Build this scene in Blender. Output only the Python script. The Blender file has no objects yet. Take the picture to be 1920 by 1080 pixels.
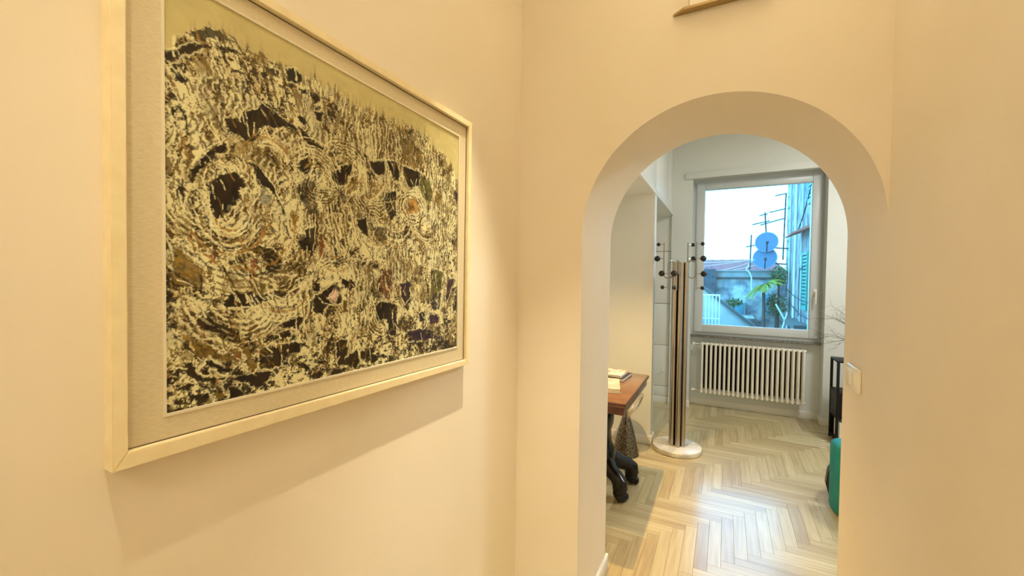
import bpy, bmesh, math, random
import numpy as np
from mathutils import Vector, Matrix
random.seed(11)
C = bpy.context.scene.collection
SC = bpy.context.scene
PI = math.pi

# ------------------------------------------------------------------ camera, sky, lamps, exposure
CAM_F, CAM_YAW, CAM_PITCH, CAM_ROLL = 775.3, 27.24, -1.403, 0.690
cd = bpy.data.cameras.new('camera'); cam = bpy.data.objects.new('camera', cd); C.objects.link(cam)
cd.sensor_width = 36.0; cd.lens = 36.0*CAM_F/1920.0; cd.clip_start = .02; cd.clip_end = 300
yw, pt, rl = map(math.radians, (CAM_YAW, CAM_PITCH, CAM_ROLL))
fw = Vector((-math.sin(yw)*math.cos(pt), math.cos(yw)*math.cos(pt), math.sin(pt)))
rt = Vector((math.cos(yw), math.sin(yw), 0)); up = rt.cross(fw)
r2 = rt*math.cos(rl)+up*math.sin(rl); u2 = -rt*math.sin(rl)+up*math.cos(rl)
cam.matrix_world = Matrix(((r2.x, u2.x, -fw.x, 0), (r2.y, u2.y, -fw.y, 0), (r2.z, u2.z, -fw.z, 1.45), (0, 0, 0, 1)))
SC.camera = cam
w = bpy.data.worlds.new('overcast_sky'); SC.world = w; w.use_nodes = True
bg = w.node_tree.nodes['Background']; bg.inputs[0].default_value = (.135, .55, 1.0, 1); bg.inputs[1].default_value = 8.6
SC.view_settings.view_transform = 'Standard'; SC.view_settings.look = 'None'
SC.view_settings.gamma = 1.0; SC.view_settings.use_curve_mapping = False; SC.view_settings.exposure = 0.0
SC.cycles.max_bounces = 12; SC.cycles.diffuse_bounces = 7; SC.cycles.sample_clamp_indirect = 6.0
SC.cycles.caustics_reflective = False; SC.cycles.caustics_refractive = False
WARM = (1.0, .865, .575); WARM2 = (1.0, .64, .25)
YL = 1.58
def lamp(name, kind, loc, power, color, rot=(0, 0, 0), **kw):
    d = bpy.data.lights.new(name, kind); d.energy = power; d.color = color
    for k, v in kw.items(): setattr(d, k, v)
    o = bpy.data.objects.new(name, d); C.objects.link(o); o.location = loc; o.rotation_euler = rot
    return o
# two ceiling spots close to the left wall of the corridor, then two added fill lamps out of view
lamp('corridor_spot_light', 'SPOT', (-.49, .05, 2.70), 66, WARM, rot=(math.radians(13), 0, 0), spot_size=math.radians(44), spot_blend=1.0, shadow_soft_size=.009)
lamp('corridor_spot_light', 'SPOT', (-.49, 1.08, 2.70), 235, WARM, spot_size=math.radians(46), spot_blend=1.0, shadow_soft_size=.009)
lamp('corridor_fill_light', 'AREA', (-.14, -1.30, 2.74), 17.5, WARM, shape='DISK', size=.5)
lamp('corridor_fill_light', 'AREA', (-.05, .45, 2.74), 3.5, WARM, shape='DISK', size=.5)
# upward light of the lamp above the arch
lamp('wall_lamp_light', 'AREA', (-.02, YL-.014, 2.565), 9, WARM, rot=(PI, 0, 0), shape='RECTANGLE', size=.18, size_y=.018)
# two downlights in the underside of the storage loft above the desk
lamp('alcove_light', 'SPOT', (-.66, 2.74, 2.158), 150, WARM2, spot_size=math.radians(113), spot_blend=1., shadow_soft_size=.02)
lamp('alcove_light', 'SPOT', (-.66, 2.14, 2.158), 45, WARM2, spot_size=math.radians(82), spot_blend=1., shadow_soft_size=.02)
# added unseen fill lamp for the room beyond
lamp('room_fill_light', 'AREA', (1.5, 3.5, 3.02), 50, (.98, 1.0, .96), shape='DISK', size=.5)
# sampling aid of the real window opening
pl = lamp('window_portal', 'AREA', (.28, 5.36, 1.70), 1, (1, 1, 1), rot=(math.radians(-90), 0, 0), shape='RECTANGLE', size=1.2, size_y=1.75)
pl.data.cycles.is_portal = True

# ------------------------------------------------------------------ helpers
def mat(name, color=(.5, .5, .5), rough=.5, metal=0., noise=None, bump=None, coat=0., spec=.5, trans=0.):
    """noise = (scale, second colour, sharpness); bump = (scale, strength, distance)"""
    m = bpy.data.materials.new(name); m.use_nodes = True; nt = m.node_tree; b = nt.nodes['Principled BSDF']
    b.inputs['Base Color'].default_value = (*color, 1); b.inputs['Roughness'].default_value = rough
    b.inputs['Metallic'].default_value = metal; b.inputs['Coat Weight'].default_value = coat; b.inputs['Specular IOR Level'].default_value = spec
    b.inputs['Transmission Weight'].default_value = trans
    tc = nt.nodes.new('ShaderNodeTexCoord')
    if noise:
        n = nt.nodes.new('ShaderNodeTexNoise'); n.inputs['Scale'].default_value = noise[0]; n.inputs['Detail'].default_value = 6
        r = nt.nodes.new('ShaderNodeValToRGB'); k = noise[2] if len(noise) > 2 else .2
        r.color_ramp.elements[0].position = .5-k; r.color_ramp.elements[1].position = .5+k
        r.color_ramp.elements[0].color = (*noise[1], 1); r.color_ramp.elements[1].color = (*color, 1)
        nt.links.new(tc.outputs['Object'], n.inputs['Vector']); nt.links.new(n.outputs['Fac'], r.inputs[0]); nt.links.new(r.outputs[0], b.inputs['Base Color'])
    if bump:
        n = nt.nodes.new('ShaderNodeTexNoise'); n.inputs['Scale'].default_value = bump[0]; n.inputs['Detail'].default_value = 5
        q = nt.nodes.new('ShaderNodeBump'); q.inputs['Strength'].default_value = bump[1]; q.inputs['Distance'].default_value = bump[2]
        nt.links.new(tc.outputs['Object'], n.inputs['Vector']); nt.links.new(n.outputs['Fac'], q.inputs['Height']); nt.links.new(q.outputs['Normal'], b.inputs['Normal'])
    return m
def world_origin(o):
    v = Vector((0, 0, 0))
    while o: v = v+o.location; o = o.parent
    return v
def obj(name, bm, m, parent=None, base=None):
    """link a bmesh (built in world coordinates) as ONE mesh object"""
    off = world_origin(parent) if parent else Vector((0, 0, 0)); b = Vector(base) if base else off
    bmesh.ops.recalc_face_normals(bm, faces=bm.faces)
    for f in bm.faces: f.smooth = True
    for e in bm.edges:
        if len(e.link_faces) == 2 and e.calc_face_angle(0) > .6: e.smooth = False
    me = bpy.data.meshes.new(name); bmesh.ops.translate(bm, vec=-b, verts=bm.verts); bm.to_mesh(me); bm.free()
    o = bpy.data.objects.new(name, me); C.objects.link(o); o.parent = parent; o.location = b-off
    for q in (m if isinstance(m, (list, tuple)) else [m]): me.materials.append(q)
    return o
def tag(o, label=None, cat=None, group=None, kind=None):
    if label: o['label'] = label
    if cat: o['category'] = cat
    if group: o['group'] = group
    if kind: o['kind'] = kind
    return o
def thing(name, label, cat, loc=(0, 0, 0), group=None):
    o = bpy.data.objects.new(name, None); C.objects.link(o); o.location = loc; o.empty_display_size = .1
    return tag(o, label, cat, group)
def B(): return bmesh.new()
def box(bm, x0, x1, y0, y1, z0, z1, bev=0, seg=2):
    r = bmesh.ops.create_cube(bm, size=1); vs = r['verts']
    bmesh.ops.scale(bm, vec=(x1-x0, y1-y0, z1-z0), verts=vs); bmesh.ops.translate(bm, vec=((x0+x1)/2, (y0+y1)/2, (z0+z1)/2), verts=vs)
    if bev:
        es = list({e for v in vs for e in v.link_edges}); bmesh.ops.bevel(bm, geom=es, offset=bev, segments=seg, affect='EDGES', profile=.5)
    return bm
def prism(bm, pts, axis, a, b):
    """polygon pts extruded along axis ('x','y','z') from a to b"""
    def P(p, t): return {'x': (t, p[0], p[1]), 'y': (p[0], t, p[1]), 'z': (p[0], p[1], t)}[axis]
    v0 = [bm.verts.new(P(p, a)) for p in pts]; v1 = [bm.verts.new(P(p, b)) for p in pts]; n = len(pts)
    for i in range(n): bm.faces.new((v0[i], v0[(i+1) % n], v1[(i+1) % n], v1[i]))
    f = [bm.faces.new(v0), bm.faces.new(v1[::-1])]
    for q in f: q.normal_update()
    bmesh.ops.triangulate(bm, faces=f, quad_method='BEAUTY', ngon_method='EAR_CLIP')
    return bm
def tube(bm, path, r, seg=8, cap=True, r1=None):
    """round tube along a path of points; r may taper to r1"""
    P = [Vector(p) for p in path]; n = len(P); rings = []; ref = None
    for i, p in enumerate(P):
        t = (P[min(i+1, n-1)]-P[max(i-1, 0)]).normalized()
        if ref is None: ref = Vector((0, 0, 1)) if abs(t.z) < .9 else Vector((1, 0, 0))
        a = (ref-t*ref.dot(t)).normalized(); b = t.cross(a); ref = a
        rr = r if r1 is None else r+(r1-r)*i/(n-1)
        rings.append([bm.verts.new(p+(a*math.cos(2*PI*k/seg)+b*math.sin(2*PI*k/seg))*rr) for k in range(seg)])
    for i in range(n-1):
        for k in range(seg): bm.faces.new((rings[i][k], rings[i][(k+1) % seg], rings[i+1][(k+1) % seg], rings[i+1][k]))
    if cap: bm.faces.new(rings[0][::-1]); bm.faces.new(rings[-1])
    return bm
def lathe(bm, prof, c, seg=32, sx=1, sy=1):
    """profile [(r, z)] turned about the vertical through c"""
    rings = []
    for r, z in prof:
        if r < 1e-5: rings.append([bm.verts.new((c[0], c[1], c[2]+z))])
        else: rings.append([bm.verts.new((c[0]+r*sx*math.cos(2*PI*k/seg), c[1]+r*sy*math.sin(2*PI*k/seg), c[2]+z)) for k in range(seg)])
    for a, b in zip(rings[:-1], rings[1:]):
        for k in range(seg):
            q = [a[k % len(a)], a[(k+1) % seg % len(a)], b[(k+1) % seg % len(b)], b[k % len(b)]]
            u = []
            for v in q:
                if v not in u: u.append(v)
            if len(u) > 2: bm.faces.new(u)
    for e in (rings[0], rings[-1]):
        if len(e) > 1:
            try: bm.faces.new(e)
            except ValueError: pass
    return bm
def ball(bm, c, r, seg=14, s=(1, 1, 1)):
    q = bmesh.ops.create_uvsphere(bm, u_segments=seg, v_segments=max(6, seg//2+2), radius=r)['verts']
    bmesh.ops.scale(bm, vec=s, verts=q); bmesh.ops.translate(bm, vec=c, verts=q); return bm
def struct(name, bm, m, parent=None):
    o = obj(name, bm, m, parent)
    if not parent: o['kind'] = 'structure'
    return o

# ------------------------------------------------------------------ materials
M = {}
M['wall'] = mat('plaster_warm_white', (.83, .765, .68), .75, noise=(3, (.80, .73, .62)), bump=(160, .12, .002))
M['wall2'] = mat('plaster_white', (.75, .78, .76), .7, noise=(3, (.72, .75, .73)), bump=(160, .1, .002))
M['ceiling'] = mat('ceiling_white', (.82, .78, .70), .8)
M['trim'] = mat('white_lacquer', (.82, .80, .74), .3)
M['cabinet'] = mat('cabinet_white', (.80, .80, .76), .32)
M['radiator_shade'] = mat('painted_radiator_shade', (.03, .016, .008), .9)
M['gap'] = mat('shadow_gap', (.12, .11, .10), .8)
M['frame'] = mat('cream_painted_wood', (.86, .76, .52), .42, noise=(30, (.78, .67, .44)), bump=(90, .15, .001))
M['bead'] = mat('ivory_bead', (.92, .86, .70), .4)
M['rebate'] = mat('dark_rebate', (.10, .065, .03), .6)
M['plastic'] = mat('white_plastic', (.92, .88, .80), .25)
M['brass'] = mat('aged_brass', (.42, .30, .13), .4, metal=.6)
M['wood_top'] = mat('desk_veneer', (.21, .10, .045), .20, noise=(14, (.15, .07, .03)), coat=.3)
M['wood_dark'] = mat('mahogany_dark', (.085, .020, .009), .28, noise=(18, (.05, .012, .006)), coat=.3)
M['ebony'] = mat('ebonised_wood', (.006, .004, .003), .22, spec=.35)
M['chrome'] = mat('brushed_steel', (.44, .39, .33), .24, metal=1.)
M['wire'] = mat('steel_wire', (.42, .38, .32), .3, metal=1.)
M['knob'] = mat('black_ball', (.012, .011, .011), .18)
M['marble'] = mat('white_marble', (.82, .80, .74), .25, noise=(9, (.55, .54, .52), .12))
M['granite'] = mat('speckled_granite', (.30, .28, .25), .3, noise=(140, (.06, .055, .05), .05))
M['radiator'] = mat('radiator_enamel', (.88, .84, .74), .28)
M['winframe'] = mat('window_frame_white', (.60, .64, .66), .35)
M['black'] = mat('black_metal', (.006, .005, .005), .5, spec=.3)
M['teal'] = mat('teal_velvet', (.008, .27, .28), .75, noise=(6, (.006, .18, .19)), bump=(300, .3, .001))
M['blackfab'] = mat('black_leather', (.012, .012, .013), .4)
M['mesh'] = mat('hammered_silver', (.34, .29, .22), .28, metal=1., noise=(190, (.03, .025, .02), .03), bump=(190, .9, .002))
M['silver'] = mat('silver_bowl', (.75, .73, .66), .2, metal=.9)
M['page'] = mat('paper', (.80, .78, .70), .7)
M['twig'] = mat('dry_twig', (.10, .06, .035), .8)
M['vase'] = mat('stone_vase', (.22, .19, .16), .5)
# linen mat: fine horizontal slubs
m = mat('linen_mat', (.74, .63, .44), .85); nt = m.node_tree; b_ = nt.nodes['Principled BSDF']
tc = nt.nodes.new('ShaderNodeTexCoord'); mp = nt.nodes.new('ShaderNodeMapping'); mp.inputs['Scale'].default_value = (1, 90, 900)
n = nt.nodes.new('ShaderNodeTexNoise'); n.inputs['Scale'].default_value = 1.0; n.inputs['Detail'].default_value = 4
r = nt.nodes.new('ShaderNodeValToRGB'); r.color_ramp.elements[0].position = .3; r.color_ramp.elements[1].position = .7
r.color_ramp.elements[0].color = (.74, .65, .46, 1); r.color_ramp.elements[1].color = (.90, .81, .60, 1)
q = nt.nodes.new('ShaderNodeBump'); q.inputs['Strength'].default_value = .35; q.inputs['Distance'].default_value = .001
nt.links.new(tc.outputs['Object'], mp.inputs[0]); nt.links.new(mp.outputs[0], n.inputs['Vector']); nt.links.new(n.outputs['Fac'], r.inputs[0])
nt.links.new(r.outputs[0], b_.inputs['Base Color']); nt.links.new(n.outputs['Fac'], q.inputs['Height']); nt.links.new(q.outputs[0], b_.inputs['Normal'])
M['linen'] = m
# painted canvas: vertex colour of the knife work
m = mat('oil_paint', (1, 1, 1), .42, bump=(900, .2, .0006), spec=.28); nt = m.node_tree; a = nt.nodes.new('ShaderNodeVertexColor'); a.layer_name = 'paint'
nt.links.new(a.outputs[0], nt.nodes['Principled BSDF'].inputs['Base Color']); M['paint'] = m
# clear glass that lets light straight through
def glass(name, tint, fac=1.0):
    m = bpy.data.materials.new(name); m.use_nodes = True; nt = m.node_tree; nt.nodes.clear()
    o = nt.nodes.new('ShaderNodeOutputMaterial'); t = nt.nodes.new('ShaderNodeBsdfTransparent'); g = nt.nodes.new('ShaderNodeBsdfGlossy')
    f = nt.nodes.new('ShaderNodeFresnel'); x = nt.nodes.new('ShaderNodeMixShader'); mu = nt.nodes.new('ShaderNodeMath'); mu.operation = 'MULTIPLY'; mu.inputs[1].default_value = fac
    t.inputs[0].default_value = (*tint, 1); g.inputs['Roughness'].default_value = .02; f.inputs[0].default_value = 1.45
    nt.links.new(f.outputs[0], mu.inputs[0]); nt.links.new(mu.outputs[0], x.inputs[0]); nt.links.new(t.outputs[0], x.inputs[1]); nt.links.new(g.outputs[0], x.inputs[2]); nt.links.new(x.outputs[0], o.inputs[0])
    return m
M['glass'] = glass('window_glass', (.95, .98, .98)); M['pglass'] = glass('picture_glass', (1, 1, 1), .3)
# oak planks: colour differs from plank to plank
def oak(name, island):
    m = mat(name, (.5, .33, .15), .45, coat=.65); m.node_tree.nodes['Principled BSDF'].inputs['Coat Roughness'].default_value = .16; m.node_tree.nodes['Principled BSDF'].inputs['Coat IOR'].default_value = 1.6; nt = m.node_tree; b = nt.nodes['Principled BSDF']
    tc = nt.nodes.new('ShaderNodeTexCoord'); mp = nt.nodes.new('ShaderNodeMapping'); mp.inputs['Scale'].default_value = (3, 45, 3) if not island else (14, 14, 3)
    n = nt.nodes.new('ShaderNodeTexNoise'); n.inputs['Scale'].default_value = 1.; n.inputs['Detail'].default_value = 5
    rnd = nt.nodes.new('ShaderNodeNewGeometry' if island else 'ShaderNodeObjectInfo')
    ro = rnd.outputs['Random Per Island'] if island else rnd.outputs['Random']
    ad = nt.nodes.new('ShaderNodeVectorMath'); ad.operation = 'ADD'; sc = nt.nodes.new('ShaderNodeVectorMath'); sc.operation = 'SCALE'; sc.inputs['Scale'].default_value = 40.
    cb = nt.nodes.new('ShaderNodeCombineXYZ'); nt.links.new(ro, cb.inputs[0]); nt.links.new(ro, cb.inputs[2]); nt.links.new(cb.outputs[0], sc.inputs[0])
    nt.links.new(tc.outputs['Object'], mp.inputs[0]); nt.links.new(mp.outputs[0], ad.inputs[0]); nt.links.new(sc.outputs[0], ad.inputs[1]); nt.links.new(ad.outputs[0], n.inputs['Vector'])
    r1 = nt.nodes.new('ShaderNodeValToRGB'); cr = r1.color_ramp
    cr.elements[0].position = 0; cr.elements[0].color = (.46, .37, .20, 1); cr.elements[1].position = 1; cr.elements[1].color = (.62, .55, .34, 1)
    e = cr.elements.new(.45); e.color = (.54, .46, .265, 1); nt.links.new(ro, r1.inputs[0])
    r2 = nt.nodes.new('ShaderNodeValToRGB'); r2.color_ramp.elements[0].position = .35; r2.color_ramp.elements[1].position = .62
    r2.color_ramp.elements[0].color = (.82, .77, .70, 1); r2.color_ramp.elements[1].color = (1, 1, 1, 1); nt.links.new(n.outputs['Fac'], r2.inputs[0])
    mx = nt.nodes.new('ShaderNodeMix'); mx.data_type = 'RGBA'; mx.blend_type = 'MULTIPLY'; mx.inputs[0].default_value = 1
    nt.links.new(r1.outputs[0], mx.inputs[6]); nt.links.new(r2.outputs[0], mx.inputs[7]); nt.links.new(mx.outputs[2], b.inputs['Base Color'])
    q = nt.nodes.new('ShaderNodeBump'); q.inputs['Strength'].default_value = .12; q.inputs['Distance'].default_value = .0015
    nt.links.new(n.outputs['Fac'], q.inputs['Height']); nt.links.new(q.outputs[0], b.inputs['Normal'])
    return m
M['oak'] = oak('oak_parquet', False); M['oak_far'] = oak('oak_parquet_joined', True)

# ------------------------------------------------------------------ knife painting: shapes in thousandths of the canvas
PAINT_POLYS=[
('K',0.95,[(4,832),(19,835),(40,860),(63,875),(86,889),(81,877),(60,859),(40,841),(23,819),(4,801)]),
('K',0.75,[(43,890),(58,908),(79,924),(103,934),(114,928),(131,924),(105,909),(92,911),(73,893),(55,888)]),
('K',0.9,[(89,895),(111,902),(137,903),(149,899),(125,889),(100,888)]),
('K',0.8,[(186,883),(213,903),(237,902),(234,885),(206,886)]),
('K',0.85,[(252,918),(281,934),(297,917),(285,891),(259,890)]),
('K',0.9,[(16,783),(35,787),(45,779),(23,768)]),
('K',0.9,[(9,789),(19,794),(21,782),(12,781)]),
('K',0.8,[(7,744),(16,742),(23,726),(18,720),(10,730)]),
('K',0.85,[(11,702),(20,703),(23,682),(16,679)]),
('K',0.8,[(20,713),(28,713),(36,691),(35,680),(25,696)]),
('N',0.5,[(52,792),(161,848),(151,771),(99,713),(83,740),(57,742)]),
('K',0.6,[(91,812),(155,837),(148,770),(99,717)]),
('R',0.6,[(62,784),(78,792),(80,753),(67,753)]),
('K',0.5,[(33,821),(65,825),(68,817),(50,804),(33,805)]),
('G',0.4,[(92,867),(131,889),(131,861),(91,833)]),
('K',0.98,[(113,723),(136,729),(148,759),(176,767),(196,798),(213,794),(233,780),(270,767),(289,754),(248,751),(226,738),(199,739),(186,697),(176,682),(148,683),(119,686),(113,705)]),
('K',0.9,[(285,798),(305,798),(309,779),(289,783)]),
('K',0.85,[(289,881),(313,892),(317,873),(297,872)]),
('K',0.95,[(262,752),(285,753),(317,740),(316,712),(285,741)]),
('N',0.5,[(137,857),(167,866),(164,849),(143,846)]),
('K',0.97,[(40,558),(54,588),(72,614),(96,646),(116,656),(116,635),(96,618),(74,595),(59,570),(51,548),(46,537)]),
('K',0.97,[(90,562),(110,581),(133,593),(154,571),(163,559),(142,543),(148,526),(124,489),(109,472),(90,465),(82,488),(77,514),(77,545)]),
('N',0.6,[(49,564),(74,571),(82,495),(84,461),(63,471),(53,502)]),
('R',0.6,[(118,513),(145,522),(138,488),(115,466),(112,445),(135,455)]),
('K',0.9,[(163,625),(186,621),(209,589),(230,567),(223,554),(192,573),(173,598)]),
('G',0.8,[(195,570),(216,552),(223,538),(202,515),(185,527)]),
('G',0.5,[(186,651),(233,654),(230,602),(199,602)]),
('K',0.6,[(160,488),(179,492),(182,470),(163,448),(147,457)]),
('K',0.9,[(233,592),(248,591),(240,578)]),
('N',0.85,[(270,516),(285,502),(277,476),(262,462),(258,482)]),
('K',0.9,[(301,696),(317,701),(317,634),(305,631),(297,662)]),
('K',0.8,[(281,592),(317,626),(317,567),(285,547)]),
('N',0.75,[(5,372),(23,387),(35,368),(50,349),(68,333),(70,316),(63,289),(28,290),(11,322),(7,347)]),
('K',0.9,[(19,527),(29,530),(39,512),(34,505),(24,515)]),
('R',0.85,[(36,420),(58,427),(55,416),(38,409)]),
('R',0.8,[(87,420),(98,429),(95,387),(89,351),(76,351),(79,371)]),
('K',0.8,[(112,353),(135,368),(163,381),(175,364),(147,351),(117,342)]),
('K',0.85,[(153,392),(185,402),(222,398),(240,376),(247,352),(233,335),(212,323),(198,334),(192,372),(179,383)]),
('R',0.6,[(202,419),(222,421),(229,335),(205,335)]),
('R',0.85,[(166,363),(179,364),(178,311),(169,311)]),
('K',0.95,[(255,360),(285,370),(309,346),(313,321),(277,337),(258,332)]),
('K',0.7,[(285,445),(317,448),(317,398),(289,404)]),
('N',0.5,[(29,510),(48,508),(48,468),(33,472)]),
('N',0.5,[(124,475),(185,485),(179,432),(135,405),(100,366),(98,401)]),
('K',0.98,[(106,249),(120,277),(135,280),(162,280),(198,276),(247,283),(262,266),(233,251),(198,256),(185,242),(153,232),(111,238)]),
('K',0.98,[(58,207),(75,235),(89,222),(97,207),(117,195),(128,183),(146,155),(153,139),(128,147),(100,161),(78,178),(62,190)]),
('N',0.85,[(26,175),(37,183),(52,171),(70,152),(97,130),(108,103),(83,112),(78,119),(62,115),(67,104),(46,122),(34,144)]),
('K',0.9,[(26,158),(34,144),(46,122),(67,104),(64,118),(46,135),(37,163)]),
('K',0.95,[(70,107),(83,108),(108,89),(125,78),(122,64),(102,76),(75,96)]),
('K',0.95,[(31,111),(44,109),(51,94),(64,74),(83,66),(111,60),(111,53),(83,52),(56,62),(41,79),(31,81)]),
('K',0.92,[(134,58),(171,53),(191,57),(218,47),(211,29),(184,20),(146,37),(134,47)]),
('K',0.99,[(188,119),(211,123),(247,126),(297,120),(289,94),(265,90),(247,73),(240,58),(211,60),(191,68),(186,92)]),
('K',0.95,[(236,181),(266,197),(297,202),(303,181),(285,166),(247,170)]),
('K',0.85,[(240,159),(266,160),(269,143),(243,138)]),
('K',0.9,[(247,73),(277,71),(273,51),(243,62)]),
('K',0.95,[(12,28),(29,26),(31,17),(16,12)]),
('K',0.95,[(33,31),(56,28),(80,25),(77,12),(56,1),(51,13)]),
('K',0.95,[(17,69),(24,67),(21,48),(16,56)]),
('K',0.9,[(31,62),(49,54),(43,42),(26,43)]),
('K',0.9,[(81,32),(102,30),(113,13),(88,18)]),
('K',0.95,[(119,29),(131,30),(152,5),(134,3),(119,4)]),
('K',0.9,[(191,14),(211,13),(201,0)]),
('K',0.8,[(-1,276),(11,273),(18,263),(4,260)]),
('K',0.9,[(-1,207),(6,196),(3,184),(-1,184)]),
('K',0.9,[(15,176),(29,174),(27,169),(15,171)]),
('R',0.8,[(125,122),(143,122),(146,107),(131,103)]),
('N',0.6,[(111,103),(134,98),(131,84),(114,88)]),
('N',0.75,[(117,216),(129,212),(146,170),(165,130),(181,67),(165,70),(146,126),(128,172)]),
('N',0.8,[(236,319),(269,319),(269,295),(247,275),(229,271)]),
('N',0.6,[(20,302),(57,302),(62,275),(84,247),(47,255),(28,276)]),
('R',0.5,[(159,228),(185,226),(191,199),(165,201)]),
('K',0.9,[(316,884),(347,889),(356,875),(334,856),(325,870)]),
('K',0.9,[(334,829),(361,841),(359,812),(343,805)]),
('K',0.8,[(375,854),(395,860),(390,834),(375,837)]),
('K',0.9,[(286,796),(307,795),(303,776),(286,783)]),
('K',0.95,[(286,769),(312,757),(334,738),(371,732),(356,718),(325,717),(303,736),(286,748)]),
('K',0.9,[(303,692),(325,672),(312,627),(286,634),(286,651)]),
('K',0.92,[(378,721),(402,743),(402,724),(383,708)]),
('K',0.88,[(385,652),(420,686),(457,712),(457,682),(441,642),(420,623),(395,636)]),
('N',0.9,[(452,660),(479,673),(474,620),(441,603)]),
('K',0.9,[(531,734),(562,751),(587,757),(588,713),(556,699),(537,715)]),
('K',0.95,[(600,761),(641,776),(659,744),(656,703),(635,697),(614,726)]),
('K',0.95,[(677,769),(730,764),(795,758),(787,724),(762,706),(707,687),(677,732)]),
('V',0.9,[(770,751),(820,739),(838,699),(830,659),(787,656),(762,700)]),
('K',0.92,[(594,643),(642,659),(646,575),(601,567),(582,607)]),
('O',0.85,[(693,636),(738,658),(763,638),(747,593),(685,582)]),
('O',0.7,[(476,692),(502,699),(508,618),(485,623)]),
('V',0.7,[(352,606),(431,625),(441,578),(405,532),(343,558)]),
('G',0.7,[(325,663),(366,675),(366,642),(334,638)]),
('O',0.45,[(760,889),(854,916),(828,881),(769,867)]),
('N',0.85,[(856,709),(893,698),(884,663),(848,656)]),
('N',0.7,[(669,880),(729,878),(794,839),(786,774),(662,774)]),
('N',0.6,[(593,885),(654,886),(641,858),(600,854)]),
('N',0.45,[(794,870),(980,898),(1004,638),(857,612),(795,739)]),
('N',0.6,[(430,899),(513,905),(525,874),(446,857)]),
('K',0.7,[(286,568),(312,614),(338,625),(343,521),(312,515)]),
('K',0.9,[(594,605),(640,615),(644,564),(617,546),(602,575)]),
('K',0.85,[(478,524),(517,536),(524,471),(497,480)]),
('K',0.7,[(544,510),(602,512),(602,468),(559,457)]),
('K',0.6,[(551,450),(610,456),(618,399),(566,390)]),
('K',0.97,[(330,250),(356,275),(394,302),(423,280),(420,235),(389,236),(367,216),(362,200),(333,213)]),
('P',1,[(378,259),(400,286),(415,269),(400,241)]),
('K',0.97,[(412,324),(466,308),(475,291),(453,277),(429,291)]),
('R',0.8,[(581,353),(626,348),(627,277),(611,233),(589,252)]),
('B',0.95,[(666,303),(713,317),(718,249),(692,222),(671,250)]),
('K',0.9,[(552,229),(596,233),(651,218),(651,145),(643,93),(612,110),(604,169),(560,166)]),
('V',0.9,[(829,370),(902,357),(892,274),(830,216)]),
('B',0.9,[(935,320),(981,328),(947,242),(925,211)]),
('B',0.8,[(830,260),(892,259),(882,183),(830,187)]),
('R',0.5,[(389,193),(441,183),(441,154),(400,153)]),
('K',0.9,[(406,108),(448,113),(448,27),(412,34)]),
('K',0.85,[(442,51),(479,68),(492,30),(473,4),(442,22)]),
('K',0.85,[(492,60),(560,73),(532,28),(499,41)]),
('K',0.85,[(532,47),(568,28),(553,12),(532,16)]),
('B',0.85,[(710,112),(802,109),(862,87),(862,57),(783,61),(710,64)]),
('B',0.85,[(763,177),(791,182),(792,139),(764,141)]),
('B',0.85,[(821,173),(882,153),(872,124),(821,129)]),
('K',0.9,[(286,64),(320,52),(315,37),(286,44)]),
('K',0.9,[(335,57),(373,53),(370,37),(341,43)]),
('K',0.85,[(389,22),(448,15),(424,3),(389,5)]),
('K',0.9,[(286,221),(300,189),(291,160),(286,160)]),
('K',0.85,[(325,307),(351,302),(351,275),(330,281)]),
('K',0.8,[(305,470),(346,476),(335,396),(310,404)]),
('K',0.8,[(286,427),(315,446),(330,401),(305,399)]),
('R',0.8,[(346,450),(367,452),(367,388),(351,387)]),
('G',0.7,[(361,329),(378,356),(406,335),(389,308)]),
('V',0.5,[(388,563),(471,580),(447,467),(406,468)]),
('N',0.5,[(640,615),(877,663),(837,538),(673,529)]),
('O',0.4,[(689,625),(759,639),(760,583),(698,573)]),
('R',0.4,[(692,236),(763,247),(763,205),(709,194)]),
('K',0.6,[(406,457),(472,442),(478,390),(423,381)])]
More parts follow.
